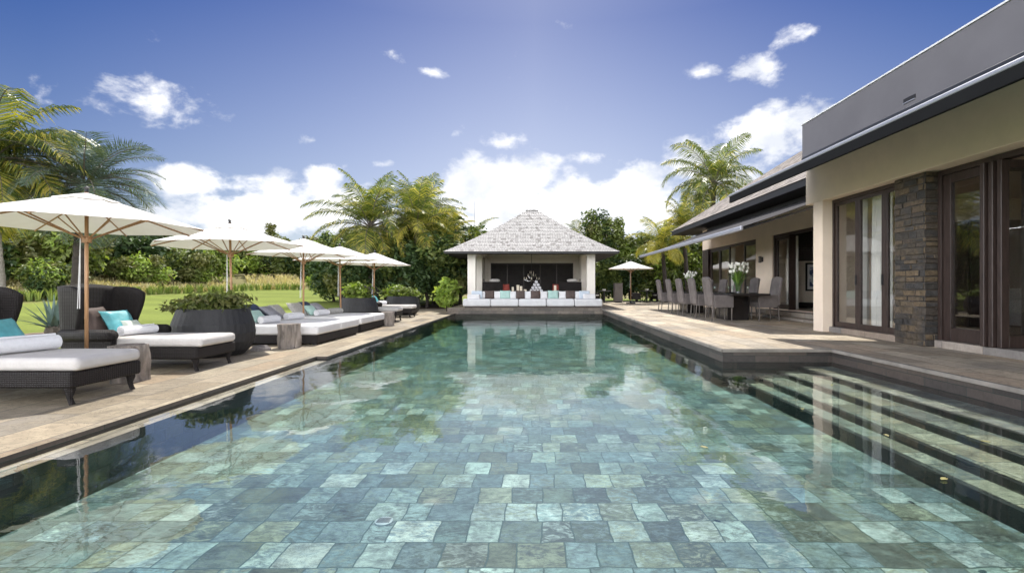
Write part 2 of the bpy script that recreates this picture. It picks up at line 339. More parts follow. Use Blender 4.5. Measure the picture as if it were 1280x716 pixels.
wt_ = NT(M['water'].node_tree); va = wt_.new('ShaderNodeVolumeAbsorption'); va.inputs['Color'].default_value = (.22, .66, .58, 1); va.inputs['Density'].default_value = .34
wt_.l.new(va.outputs[0], [q for q in wt_.n if q.type == 'OUTPUT_MATERIAL'][0].inputs['Volume'])
M['glass'] = facing_gloss('window_glass', (.92, .93, .93), .075, 0.0)
M['clear_glass'] = facing_gloss('clear_vase_glass', (.90, .94, .92), .06, 0.0)

def leaf_mat(name, cols, trans=.35, rough=.45):
    m, t, o = new_mat(name)
    g = t.new('ShaderNodeNewGeometry')
    oi = t.new('ShaderNodeObjectInfo').outputs['Random']
    c = t.ramp(g.outputs['Random Per Island'], cols)
    k = t.mapr(oi, 0, 1, .82, 1.18)
    c = t.mix(1.0, c, t.vec(k, k, k), 'MULTIPLY')
    p = principled(t, None, c, rough, 0, .32)
    tr = t.new('ShaderNodeBsdfTranslucent'); t.l.new(t.mix(1.0, c, (1.25, 1.25, .6), 'MULTIPLY'), tr.inputs[0])
    mx = t.new('ShaderNodeMixShader'); mx.inputs[0].default_value = trans
    t.l.new(p.outputs[0], mx.inputs[1]); t.l.new(tr.outputs[0], mx.inputs[2]); t.l.new(mx.outputs[0], o.inputs[0])
    return m
M['leaf_mid'] = leaf_mat('green_leaf', [(.075, .105, .026), (.115, .15, .036), (.16, .20, .05), (.20, .23, .075)])
M['leaf_dark'] = leaf_mat('dark_leaf', [(.027, .051, .018), (.045, .078, .027), (.075, .12, .036)], .3)
M['leaf_light'] = leaf_mat('yellow_green_leaf', [(0.165, 0.253, 0.044), (0.242, 0.341, 0.061), (0.330, 0.407, 0.088), (0.132, 0.209, 0.040)], .4)
M['leaf_olive'] = leaf_mat('olive_leaf', [(.10, .115, .036), (.145, .155, .05), (.20, .195, .075)], .3)
M['palm_green'] = leaf_mat('palm_leaflet', [(0.048, 0.075, 0.019), (0.085, 0.122, 0.026), (0.139, 0.175, 0.041), (0.224, 0.239, 0.076)], .38, .3)
M['palm_yellow'] = leaf_mat('yellowing_palm_leaflet', [(0.308, 0.312, 0.050), (0.454, 0.407, 0.075), (0.544, 0.445, 0.119), (0.254, 0.284, 0.050)], .4, .35)
M['palm_blue'] = leaf_mat('grey_green_palm_leaflet', [(.055, .085, .065), (.085, .125, .095), (.13, .17, .135)], .22, .33)
M['agave'] = simple('grey_green_agave', (.12, .175, .155), .55, .2, 6, .1, 40)
M['tuft_tan'] = leaf_mat('tan_plume_grass', [(.40, .34, .18), (.52, .44, .25), (.33, .32, .14), (.60, .52, .34)], .35)
M['tuft_green'] = leaf_mat('green_clump_grass', [(.12, .18, .04), (.18, .24, .06), (.24, .28, .09)], .35)
M['stem_green'] = leaf_mat('flower_stem', [(.10, .22, .03), (.17, .30, .05), (.22, .34, .06)], .3)

def lawn_mat():
    m, t, o = new_mat('mown_lawn')
    P = t.new('ShaderNodeTexCoord').outputs['Object']
    x, y, z = t.xyz(P)
    n = t.noise(P, .35, 5, .6); n2 = t.noise(P, 14.0, 4, .7)
    stripe = t.mapr(t.m('SINE', t.m('MULTIPLY', t.m('ADD', y, t.m('MULTIPLY', x, .25)), 1.9)), -.6, .6, .93, 1.07)
    c = t.mix(t.mapr(n, .35, .65), (.145, .195, .032), (.19, .25, .045))
    c = t.mix(t.mapr(n2, .35, .8), c, (.26, .28, .075))
    c = t.mix(1.0, c, t.vec(stripe, stripe, stripe), 'MULTIPLY')
    wild = t.mapr(t.m('MAXIMUM', t.m('SUBTRACT', -24.5, x), t.m('SUBTRACT', y, 41.0)), 0, 1.5)
    c = t.mix(wild, c, (.22, .20, .09))
    principled(t, o, c, .9, 0, .15, t.bump(t.noise(P, 45, 3, .7), .7, .04))
    return m
M['lawn'] = lawn_mat()
def print_mat():
    m, t, o = new_mat('blue_abstract_print')
    P = t.new('ShaderNodeTexCoord').outputs['Object']
    n = t.noise(P, 4.5, 6, .6, 1.0)
    principled(t, o, t.ramp(n, [(.0, (.02, .03, .08)), (.46, (.04, .06, .14)), (.52, (.30, .36, .46)), (.60, (.78, .80, .82)), (1.0, (.9, .9, .9))]), .4)
    return m
M['print'] = print_mat()
M['hill'] = simple('wooded_hill', (.09, .125, .07), .95, .5, .12, 1.0, .3, spec=.05, bdist=2.0)

# ------------------------------------------------------------------ mesh builder
class MB:
    def __init__(s): s.v = []; s.f = []; s.mi = []; s.cur = 0
    def add(s, vs, fs):
        b = len(s.v); s.v += [tuple(p) for p in vs]
        for f in fs: s.f.append([b + i for i in f]); s.mi.append(s.cur)
    def box(s, x0, y0, z0, x1, y1, z1, rot=None, org=(0, 0, 0)):
        vs = [Vector(p) for p in ((x0, y0, z0), (x1, y0, z0), (x1, y1, z0), (x0, y1, z0), (x0, y0, z1), (x1, y0, z1), (x1, y1, z1), (x0, y1, z1))]
        if rot is not None: vs = [rot @ p + Vector(org) for p in vs]
        s.add(vs, [(3, 2, 1, 0), (4, 5, 6, 7), (0, 1, 5, 4), (1, 2, 6, 5), (2, 3, 7, 6), (3, 0, 4, 7)]); return s
    def lathe(s, prof, n=24, cx=0, cy=0, flute=0, fl=0.0):
        vs = []; m = len(prof)
        for i in range(n):
            a = 2 * PI * i / n
            q = 1 + (fl * math.cos(a * flute) if flute else 0)
            for (r, z) in prof: vs.append((cx + r * q * math.cos(a), cy + r * q * math.sin(a), z))
        fs = []
        for i in range(n):
            j = (i + 1) % n
            for k in range(m - 1): fs.append((i * m + k, j * m + k, j * m + k + 1, i * m + k + 1))
        if prof[0][0] > 1e-6: fs.append([i * m for i in range(n)][::-1])
        if prof[-1][0] > 1e-6: fs.append([i * m + m - 1 for i in range(n)])
        s.add(vs, fs); return s
    def tube(s, pts, rad, n=8, caps=True):
        pts = [Vector(p) for p in pts]; N = len(pts)
        if not hasattr(rad, '__len__'): rad = [rad] * N
        vs = []; up = None
        for i, p in enumerate(pts):
            tg = (pts[min(i + 1, N - 1)] - pts[max(i - 1, 0)]).normalized()
            if up is None: up = Vector((0, 0, 1)) if abs(tg.z) < .9 else Vector((1, 0, 0))
            a = tg.cross(up).normalized(); b = a.cross(tg).normalized(); up = b
            for k in range(n):
                q = 2 * PI * k / n; vs.append(p + (a * math.cos(q) + b * math.sin(q)) * rad[i])
        fs = []
        for i in range(N - 1):
            for k in range(n):
                k2 = (k + 1) % n; fs.append((i * n + k, i * n + k2, (i + 1) * n + k2, (i + 1) * n + k))
        if caps: fs.append(list(range(n))[::-1]); fs.append([(N - 1) * n + k for k in range(n)])
        s.add(vs, fs); return s
    def grid(s, fn, nu, nv, closed_u=False):
        vs = [fn(i / (nu if closed_u else nu - 1), j / (nv - 1)) for i in range(nu) for j in range(nv)]
        fs = []
        for i in range(nu if closed_u else nu - 1):
            i2 = (i + 1) % nu
            for j in range(nv - 1): fs.append((i * nv + j, i2 * nv + j, i2 * nv + j + 1, i * nv + j + 1))
        s.add(vs, fs); return s
    def build(s, name, mats, parent=None, smooth=False, bevel=0, seg=2, sub=0, solid=0, loc=None, rot=None):
        me = bpy.data.meshes.new(name); me.from_pydata(s.v, [], s.f)
        if not isinstance(mats, (list, tuple)): mats = [mats]
        for m in mats: me.materials.append(m)
        if any(s.mi): me.polygons.foreach_set('material_index', s.mi)
        if smooth: me.polygons.foreach_set('use_smooth', [True] * len(me.polygons))
        me.update()
        o = bpy.data.objects.new(name, me); C.objects.link(o)
        if parent: o.parent = parent
        if loc is not None: o.location = loc
        if rot is not None: o.rotation_euler = rot
        if solid:
            md = o.modifiers.new('s', 'SOLIDIFY'); md.thickness = solid; md.offset = 0
        if bevel:
            md = o.modifiers.new('b', 'BEVEL'); md.width = bevel; md.segments = seg; md.limit_method = 'ANGLE'; md.angle_limit = R(40)
            if seg > 1: me.polygons.foreach_set('use_smooth', [True] * len(me.polygons)); md.harden_normals = True
        if sub:
            md = o.modifiers.new('u', 'SUBSURF'); md.levels = sub; md.render_levels = sub
        return o
def tag(o, label=None, cat=None, group=None, kind=None):
    if label: o['label'] = label
    if cat: o['category'] = cat
    if group: o['group'] = group
    if kind: o['kind'] = kind
    return o
def thing(name, label, cat, loc=(0, 0, 0), rz=0, group=None):
    o = bpy.data.objects.new(name, None); C.objects.link(o); o.location = loc; o.rotation_euler = (0, 0, rz); o.empty_display_size = .2
    return tag(o, label, cat, group)
def copy_tree(o, parent=None, label=None, loc=None, rz=None):
    c = o.copy(); C.objects.link(c)
    if parent is not None: c.parent = parent
    if label: c['label'] = label
    if loc is not None: c.location = loc
    if rz is not None: c.rotation_euler = (0, 0, rz)
    for ch in [q for q in o.children]: copy_tree(ch, c)
    return c
def struct(o): o['kind'] = 'structure'; return o
def rbox(name, mats, parent, x0, y0, z0, x1, y1, z1, bevel=.01, seg=2):
    return MB().box(x0, y0, z0, x1, y1, z1).build(name, mats, parent, bevel=bevel, seg=seg)
rng = random.Random(7)

# ------------------------------------------------------------------ terrain
def ss(x): x = max(0, min(1, x)); return x * x * (3 - 2 * x)
def lawn_z(x, y):
    side = ss((-5 - x) / 6.0)
    z = .02 + .76 * ss((y - 12) / 28) * side + .13 * (1 - side) * ss((y - 30) / 3)
    dd = max(0, -x - 24.5, y - 41)
    z += .75 * math.exp(-((x + 31) / 9) ** 2 - ((y - 47) / 7) ** 2)
    return z + .11 * min(dd, 22) * ss((-3 - x) / 6) + .06 * math.sin(x * .5 + y * .31) * ss((y - 20) / 15) * side
xs = [-900, -400, -200, -120, -90, -70] + [-60 + i * 1.5 for i in range(36)] + [-6.951, -6.93, -3, 0, 4, 8, 12, 16, 20, 30, 60, 120, 300, 900]
ys = [-200, -60, -20, -8] + [-4 + 1.5 * i for i in range(24)] + [31.99, 32.01] + [33 + 1.5 * i for i in range(30)] + [85, 100, 130, 200, 400, 1200]
V = []; Fc = []
for y in ys:
    for x in xs:
        inside = x > -6.945 and y < 32
        V.append((x, y, -1.3 if inside else lawn_z(x, y)))
nx = len(xs)
for j in range(len(ys) - 1):
    for i in range(nx - 1): Fc.append((j * nx + i, j * nx + i + 1, (j + 1) * nx + i + 1, (j + 1) * nx + i))
g = MB(); g.add(V, Fc); struct(g.build('lawn_ground', M['lawn'], smooth=False))

h = MB()
def hillf(u, v):
    x = -60 + 420 * u; y = 230 + 120 * v
    z = 27 * math.exp(-((x - 62) / 34) ** 2) + 20 * math.exp(-((x - 150) / 60) ** 2) + 3 * math.sin(x * .21) + 2 * math.sin(x * .47 + 1)
    return (x, y, max(0, z) * math.sin(PI * min(1, v * .9 + .0)) + .5 * math.sin(x * 1.3 + y))
h.grid(hillf, 120, 24); struct(h.build('hill', M['hill'], smooth=True))

# ------------------------------------------------------------------ pool, water, paving
ZF = -.42
X_L, X_LE, X_R, X_A = -3.50, -3.68, 3.03, 4.78
Y_FAR, Y_C, Y_NEAR = 21.3, 7.72, -3.2
pf = MB(); pf.box(X_L - .3, Y_NEAR, ZF - .2, 3.6, Y_FAR, ZF)
struct(pf.build('pool_floor', M['pool_tile']))
pw = MB()
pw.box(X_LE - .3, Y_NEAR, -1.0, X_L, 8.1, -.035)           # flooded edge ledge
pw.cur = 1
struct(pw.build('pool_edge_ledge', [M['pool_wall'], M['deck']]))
lt = MB(); lt.add([(X_LE - .05, Y_NEAR, -.031), (X_L, Y_NEAR, -.031), (X_L, 8.1, -.031), (X_LE - .05, 8.1, -.031)], [(0, 1, 2, 3)])
struct(lt.build('ledge_paving', M['terrace']))
# steps
nos = [3.25, 3.50, 3.88, 4.24]; zs = [-.275, -.20, -.135, -.065]
st = MB()
for i, (xx, zz) in enumerate(zip(nos, zs)):
    x1 = nos[i + 1] if i < 3 else X_A
    st.cur = 1; st.box(xx, Y_NEAR, -1.0, x1 + .02, Y_C, zz - .004)
    st.cur = 0; st.add([(xx + .045, Y_NEAR, zz), (x1, Y_NEAR, zz), (x1, Y_C, zz), (xx + .045, Y_C, zz)], [(0, 1, 2, 3)])
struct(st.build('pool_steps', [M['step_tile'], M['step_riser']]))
wt = MB()
def water_poly(z): return [(x, y, z) for x, y in ((X_LE - .02, Y_NEAR), (X_A + .02, Y_NEAR), (X_A + .02, Y_C + .02), (X_R + .02, Y_C + .02), (X_R + .02, Y_FAR + .02), (X_L - .02, Y_FAR + .02), (X_L - .02, 8.12), (X_LE - .02, 8.12))]
wp = water_poly(0) + water_poly(ZF - .05)
wt.add(wp, [tuple(range(8)), tuple(range(15, 7, -1))] + [(8 + k, 8 + (k + 1) % 8, (k + 1) % 8, k) for k in range(8)])
struct(wt.build('pool_water', M['water']))
struct(wt.build('pool_water', M['water']))
def slab(name, poly, z0, z1, top, side_m):
    """paved slab: side faces in one material, top sheet in another"""
    b = MB(); n = len(poly)
    vs = [(x, y, z0) for x, y in poly] + [(x, y, z1) for x, y in poly]
    b.add(vs, [list(range(n, 2 * n))]); b.cur = 1
    b.add(vs, [(i, (i + 1) % n, n + (i + 1) % n, n + i) for i in range(n)])
    return struct(b.build(name, [top, side_m]))
slab('sun_deck', [(-6.94, Y_NEAR), (X_LE, Y_NEAR), (X_LE, 8.1), (X_L, 8.1), (X_L, 21.3), (-3.86, 21.3), (-3.86, 25.2), (-6.94, 25.2)], -1.0, .04, M['deck'], M['deck_side'])
slab('terrace', [(X_R, Y_C), (X_A, Y_C), (5.15, Y_C), (5.15, 31.9), (X_R, 31.9)], -1.0, .22, M['terrace'], M['deck_side'])
slab('house_terrace', [(5.15, 7.02), (9.5, 7.02), (9.5, 31.9), (5.15, 31.9)], -1.0, .22, M['terrace'], M['deck_side'])
slab('step_terrace', [(X_A, Y_NEAR), (8.0, Y_NEAR), (8.0, 7.02), (5.15, 7.02), (5.15, Y_C), (X_A, Y_C)], -1.0, .22, M['terrace'], M['deck_side'])
slab('pavilion_platform', [(-3.86, 21.3), (X_R, 21.3), (X_R, 31.9), (-3.86, 31.9)], -1.0, .26, M['terrace'], M['plinth'])
bd = MB().box(-6.94, 25.2, -1.0, -3.86, 31.9, .06); struct(bd.build('planting_bed', M['soil']))
bd = MB().box(9.5, 24.2, -1.0, 30, 31.9, .1); struct(bd.build('back_garden_bed', M['soil']))
# coping lip along the right pool edge
def cop(*a): return struct(MB().box(*a).build('pool_coping', M['coping'], bevel=.008))
cop(X_R - .02, Y_C - .02, .165, X_R - .001, Y_FAR, .219); cop(X_R - .02, Y_C - .02, .165, X_A, Y_C - .001, .219); cop(X_A - .02, Y_NEAR, .165, X_A - .001, Y_C - .02, .219)
# round drain cover on the pool floor
dr = thing('pool_drain', 'small round pale grille set in the green slate pool floor', 'drain cover', (-1.05, 3.35, ZF))
MB().lathe([(0.0, .0), (.062, .0), (.062, .008), (.05, .012), (.0, .012)], 24).build('cover', M['plinth_pale'], dr)
for k in range(5):
    MB().box(-.045, -.03 + k * .015 - .003, .0125, .045, -.03 + k * .015 + .003, .0145).build('slot', M['plinth_grey'], dr)

# ------------------------------------------------------------------ vegetation builders
def crown_mesh(name, n, r, leaf, seed, mats, clumps=26, flat=1.0, tight=.42, weights=None):
    """leaf clumps spread through an ellipsoid crown centred on the origin"""
    g = np.random.default_rng(seed)
    cc = g.normal(size=(clumps, 3)); cc /= np.linalg.norm(cc, axis=1)[:, None]
    cc *= (g.random(clumps) ** .38)[:, None] * .80
    cc[:, 2] = np.where(cc[:, 2] < -.5, cc[:, 2] * .6, cc[:, 2])
    cs = .55 + .75 * g.random(clumps)
    which = g.integers(0, clumps, n)
    dirs = g.normal(size=(n, 3)); dirs /= np.linalg.norm(dirs, axis=1)[:, None]
    pts = cc[which] + dirs * (g.random(n) ** .45 * tight)[:, None] * cs[which][:, None]
    pts *= np.array(r)
    pts[:, 2] *= flat
    nrm = dirs * .6 + np.array([0, 0, .7]) + g.normal(size=(n, 3)) * .55; nrm /= np.linalg.norm(nrm, axis=1)[:, None]
    a = np.cross(nrm, g.normal(size=(n, 3))); a /= np.linalg.norm(a, axis=1)[:, None]
    b = np.cross(nrm, a)
    L = leaf * (.6 + .8 * g.random(n))[:, None]
    bend = -nrm * L * .15
    v = np.stack([pts - a * L, pts + b * L * .42, pts + a * L + bend, pts - b * L * .42], 1).reshape(-1, 3)
    me = bpy.data.meshes.new(name)
    me.from_pydata(v.tolist(), [], [(4 * i, 4 * i + 1, 4 * i + 2, 4 * i + 3) for i in range(n)])
    for m in mats: me.materials.append(m)
    if len(mats) > 1:
        pick = g.choice(len(mats), size=clumps, p=weights)
        me.polygons.foreach_set('material_index', pick[which].astype(np.int32))
    me.update(); return me
def trunk_mesh(name, hgt, r0, r1, mat, seed, limbs=5, spread=.6, crown_z=None):
    g = random.Random(seed); b = MB()
    pts = [(g.uniform(-.05, .05) * i, g.uniform(-.05, .05) * i, hgt * i / 5) for i in range(6)]
    b.tube(pts, [r0 + (r1 - r0) * i / 5 for i in range(6)], 8)
    for k in range(limbs):
        a = 2 * PI * k / limbs + g.uniform(-.4, .4); z0 = hgt * g.uniform(.45, .85)
        p0 = Vector((0, 0, z0)); l = hgt * g.uniform(.4, .6)
        p1 = p0 + Vector((math.cos(a) * l * spread, math.sin(a) * l * spread, l * .7)); mid = p0.lerp(p1, .5) + Vector((0, 0, -.1 * l))
        b.tube([p0, mid, p1], [r1 * .75, r1 * .5, r1 * .2], 6)
    me = b.build(name, mat); d = me.data; bpy.data.objects.remove(me); return d
def inst(name, me, parent=None, loc=(0, 0, 0), rz=0, s=None):
    o = bpy.data.objects.new(name, me); C.objects.link(o)
    if parent: o.parent = parent
    o.location = loc; o.rotation_euler = (0, 0, rz)
    if s: o.scale = s if hasattr(s, '__len__') else (s, s, s)
    return o
def palm_crown(name, nf, L, seed, mats, droop=1.5, e0=1.35, e1=-.25, wl=.42, pairs=46, yellow=.25, width=.042, hang=.55):
    """fronds round a crown: arched rachis with leaflets down both sides"""
    g = random.Random(seed); b = MB()
    def unit(e, a): return Vector((math.cos(e) * math.cos(a), math.cos(e) * math.sin(a), math.sin(e)))
    for k in range(nf):
        q = k / (nf - 1)
        a = k * 2.39996 + g.uniform(-.3, .3)
        e = e0 + (e1 - e0) * q + g.uniform(-.12, .12)
        ln = L * g.uniform(.82, 1.1) * (.78 + .22 * math.sin(PI * min(1, q + .25)))
        dr = droop * g.uniform(.75, 1.2) * (.55 + .6 * math.cos(max(-.3, e)))
        col = 1 if (g.random() < yellow * (0.25 + 1.5 * q)) else 0
        N = 16; p = Vector((0, 0, 0)); P = [p.copy()]; T = []
        for i in range(N):
            tt = (i + .5) / N; tg = unit(e - dr * tt ** 1.5, a); T.append(tg); p = p + tg * ln / N; P.append(p.copy())
        py = min(.95, yellow * (.3 + 1.5 * q) * g.uniform(.3, 1.9)); b.cur = 2; b.tube(P, [.028 * L / 3 * (1 - .85 * i / N) for i in range(N + 1)], 4, False); b.cur = col
        side = Vector((-math.sin(a), math.cos(a), 0)); tw = g.uniform(-.5, .5)
        for j in range(pairs):
            tt = .14 + .85 * (j + g.uniform(-.3, .3)) / pairs
            f = tt * N; i = min(N - 1, int(f)); pos = P[i].lerp(P[i + 1], f - i); tg = T[i]
            up = side.cross(tg).normalized()
            if up.z < 0: up = -up
            s2 = (side * math.cos(tw * .5) + up * math.sin(tw * .5)).normalized()
            ll = wl * L * (math.sin(PI * (.12 + .86 * tt)) ** .7) * g.uniform(.75, 1.1) * .74
            for sg in (-1, 1):
                b.cur = 1 if g.random() < py * (.35 + 1.1 * tt) else 0
                d0 = (s2 * sg * .95 + tg * (.45 + .5 * tt) + up * g.uniform(.05, .30)).normalized()
                d1 = (d0 + Vector((0, 0, -hang * g.uniform(.7, 1.5)))).normalized()
                wv = tg * width * L / 3 * .5
                m_ = pos + d0 * ll * .5; tip = m_ + d1 * ll * .55
                b.add([pos - wv * .5, pos + wv * .5, m_ + wv, m_ - wv, tip], [(0, 1, 2, 3), (3, 2, 4)])
    o = b.build(name, mats); me = o.data; bpy.data.objects.remove(o); return me
def palm(name, label, base, top, crown, r0, r1, bark, rz=0, s=1.0, group=None, rings=True):
    """leaning tapered ringed trunk with the frond crown on top"""
    t = thing(name, label, 'palm tree', base, 0, group)
    d = Vector(top) - Vector(base); b = MB(); N = 26 if rings else 10
    pts = [(d.x * (i / N) ** 1.3, d.y * (i / N) ** 1.3, d.z * i / N) for i in range(N + 1)]
    b.tube(pts, [(r0 * (1.35 if i == 0 else 1) + (r1 - r0) * i / N) * (1.0 + (.07 if i % 2 else -.03)) for i in range(N + 1)], 10)
    b.build('trunk', bark, t, smooth=True)
    inst('crown', crown, t, tuple(d), rz, s)
    return t

# ------------------------------------------------------------------ palms and trees
PM = [M['palm_green'], M['palm_yellow'], M['bark']]
coco = palm_crown('coconut_crown', 30, 3.7, 11, PM, 1.5, 1.5, -.45, .40, 60, .20, .036, .7)
coco2 = palm_crown('coconut_crown', 28, 3.6, 12, PM, 1.45, 1.5, -.3, .40, 60, .34, .036, .75)
airy = palm_crown('airy_crown', 26, 4.7, 15, PM, 1.7, 1.45, -.6, .40, 70, .10, .034, .9)
areca = palm_crown('areca_crown', 22, 3.1, 21, [M['palm_green'], M['palm_yellow'], M['palm_yellow']], 1.7, 1.5, .0, .40, 56, .55, .036, .7)
phoenix = palm_crown('feather_crown', 42, 2.25, 31, [M['palm_blue'], M['palm_green'], M['bark']], 1.45, 1.2, -.7, .40, 64, .10, .026, .3)
bushy = palm_crown('bushy_crown', 38, 3.0, 33, PM, 1.5, 1.35, -.55, .42, 64, .34, .04, .8)
sp = palm_crown('slim_crown', 9, 3.0, 41, PM, 1.5, 1.35, .1, .34, 40, .15)

palm('palm_tree', 'dark trunked palm with grey green feathery fronds rising behind the front umbrella', (-11.4, 11.95, .05), (-11.35, 12.1, 3.75), phoenix, .15, .12, M['bark_dark'], .4)
palm('palm_tree', 'bushy yellowing palm with pale trunk beside the dark trunked feathery palm on the lawn', (-12.3, 11.1, .05), (-12.9, 11.3, 4.05), bushy, .12, .10, M['bark_pale'], 2.2, .92)
palm('palm_tree', 'tall yellow green coconut palm nearest the daybeds, beside the dense shrubs', (-8.6, 25.4, .3), (-8.75, 25.6, 4.35), coco, .17, .13, M['bark'], 1.0, .97)
palm('palm_tree', 'green coconut palm standing tallest at the back of the dark shrubs', (-7.7, 30.5, .06), (-7.5, 30.8, 5.6), coco, .17, .13, M['bark'], 3.3, .9)
palm('palm_tree', 'yellowing coconut palm behind the shrubs, second from the pavilion roof', (-6.5, 26.6, .05), (-6.6, 26.8, 4.45), coco2, .16, .12, M['bark'], .2, .92)
palm('palm_tree', 'orange tipped small palm drooping just beside the pavilion eave', (-5.3, 28.0, .05), (-5.2, 28.2, 3.9), areca, .12, .10, M['bark'], 1.6, .78)
palm('palm_tree', 'thin slim palm with few arching fronds behind the pavilion roof', (-4.4, 35.0, .15), (-4.3, 35.0, 4.9), sp, .12, .09, M['bark'], .7, .8)
palm('palm_tree', 'tallest airy coconut palm rising above the brown shingled house roof', (12.3, 33.6, .1), (12.7, 34.0, 8.5), airy, .2, .16, M['bark'], .6, .97)
palm('palm_tree', 'yellow palm with arching golden fronds above the awning end', (8.3, 30.2, .1), (8.1, 30.4, 3.6), areca, .13, .11, M['bark_dark'], .3, .85)
palm('palm_tree', 'bright yellow green palm between the tall palm and the brown roof', (9.8, 30.6, .1), (9.6, 31.0, 4.9), areca, .14, .12, M['bark_dark'], 2.5, .85)
palm('palm_tree', 'small feathery palm beside the leafy tree behind the pavilion', (3.3, 35.2, .15), (3.2, 35.4, 4.6), sp, .12, .09, M['bark'], 2.4, .85)

LM = [M['leaf_mid'], M['leaf_dark'], M['leaf_olive'], M['leaf_light']]
def tset(seed, n, r, leaf, w, clumps=26, tight=.42): return crown_mesh('crown_leaves', n, r, leaf, seed, LM, clumps, 1.0, tight, w)
far = [tset(50 + i, 5200, (2.6 + .4 * (i % 3), 2.6, 3.1 + .3 * (i % 2)), .24, w_, 30) for i, w_ in enumerate([[.5, .2, .2, .1], [.35, .25, .3, .1], [.4, .15, .15, .3], [.4, .4, .15, .05]])]
ftr = [trunk_mesh('tree_trunk', 4.0, .22, .12, M['bark'], 60 + i) for i in range(2)]
def tree(name, label, x, y, z, cm, tm, s=1.0, sz=1.0, rz=0.0, group=None, cz=4.2, cat='tree'):
    t_ = thing(name, label, cat, (x, y, z), rz, group)
    inst('crown', cm, t_, (0, 0, cz * s * sz), 0, (s, s, s * sz)); inst('trunk', tm, t_, (0, 0, 0), 0, (s, s, s * sz)); return t_
k = 0
for (x0, y0, x1, y1, n, sc0) in ((-66, 45, -38, 50, 11, .84), (-40, 53, -7, 56, 17, .72), (-62, 58, -8, 63, 18, .86)):
    for i in range(n):
        u = (i + rng.uniform(-.25, .25)) / (n - 1); x = x0 + (x1 - x0) * u; y = y0 + (y1 - y0) * u + rng.uniform(-1.5, 1.5)
        s_ = sc0 * rng.uniform(.82, 1.12)
        tree('broadleaf_tree', 'leafy green tree in the dense belt beyond the lawn and the plume grass', x, y, lawn_z(x, y) - .2, far[k % 4], ftr[k % 2], s_, rng.uniform(.78, .98), rng.uniform(0, 6), 'trees in the belt beyond the lawn', 3.7); k += 1
# nearer garden trees and bushes on the left edge of the lawn
nb = [crown_mesh('bush_leaves', 5200, (1.7, 1.7, 1.5), .13, 70 + i, LM, 26, 1.0, .42, w_) for i, w_ in enumerate([[.5, .25, .2, .05], [.35, .1, .15, .4], [.25, .6, .1, .05]])]
btr = trunk_mesh('bush_stem', 1.4, .09, .05, M['bark_dark'], 77)
for i, (x, y, s_, kk) in enumerate([(-30, 24, 1.5, 0), (-33, 28.5, 1.9, 2), (-29, 29.5, 1.6, 1), (-36, 33, 2.1, 0), (-31.5, 36, 1.9, 2), (-38, 26, 2.0, 2), (-28.4, 34.5, 1.1, 1), (-34, 41, 1.9, 0), (-29, 42, 1.6, 1), (-41, 37, 2.3, 0), (-26.6, 26.2, .8, 0), (-27.5, 38.5, 1.2, 0)]):
    tree('garden_bush', 'rounded green bush between the plume grass and the tree belt beyond the lawn', x, y, lawn_z(x, y) - .1, nb[kk], btr, s_, rng.uniform(.85, 1.05), rng.uniform(0, 6), 'bushes beside the plume grass', 1.35, 'bush')
for i in range(16):
    x = -36 + i * 2.0 + rng.uniform(-.5, .5); y = 49.5 + rng.uniform(-1, 1.5) - (2.0 if i < 3 else 0)
    tree('understory_bush', 'rounded bush along the foot of the tree belt beyond the plume grass', x, y, lawn_z(x, y) - .2, nb[i % 3], btr, rng.uniform(1.2, 1.7), rng.uniform(.8, 1.0), rng.uniform(0, 6), 'bushes at the foot of the tree belt', 1.35, 'bush')
tree('bright_bush', 'bright lime green low bush among the pale plume grass on the bank', -19.5, 45.2, lawn_z(-19.5, 45.2) - .2, crown_mesh('bush_leaves', 4000, (1.8, 1.6, .95), .12, 90, [M['leaf_light']], 24), btr, 1.25, 1.0, 0, None, .75, 'bush')
# dense shade garden left of the pavilion
dk = [crown_mesh('shrub_leaves', 6500, (1.35, 1.3, 1.75), .13, 100 + i, LM, 34, 1.0, .38, w_) for i, w_ in enumerate([[.25, .65, .1, .0], [.4, .45, .1, .05]])]
dtr = trunk_mesh('shrub_stem', 2.0, .08, .05, M['bark_dark'], 108)
for i, (x, y, s_, kk) in enumerate([(-9.6, 24.6, .95, 1), (-8.2, 26.3, 1.2, 0), (-7.0, 26.1, 1.15, 0), (-5.9, 26.4, 1.2, 0), (-4.9, 27.2, 1.15, 0), (-4.6, 29.7, 1.5, 0), (-6.2, 29.5, 1.7, 0), (-8.0, 29.8, 1.5, 1), (-10.0, 28.5, 1.35, 1), (-3.9, 33.2, 1.5, 0), (-10.9, 26.0, 1.0, 1), (-6.6, 32.5, 1.6, 1)]):
    tree('shade_shrub', 'dark leafy shrub packed into the shady planting beside the pavilion', x, y, .06, dk[kk], dtr, s_, 1.0, rng.uniform(0, 6), 'dark shrubs left of the pavilion', 1.85, 'shrub')
tree('garden_shrub', 'bright yellow green broad leaved shrub at the corner of the pavilion platform', -4.15, 22.7, .05, crown_mesh('shrub_leaves', 700, (.62, .6, .75), .15, 120, [M['leaf_light'], M['leaf_mid']], 16, 1.0, .45, [.75, .25]), trunk_mesh('shrub_stem', .9, .03, .02, M['bark_dark'], 121), 1.0, 1.0, 0, None, .85, 'shrub')
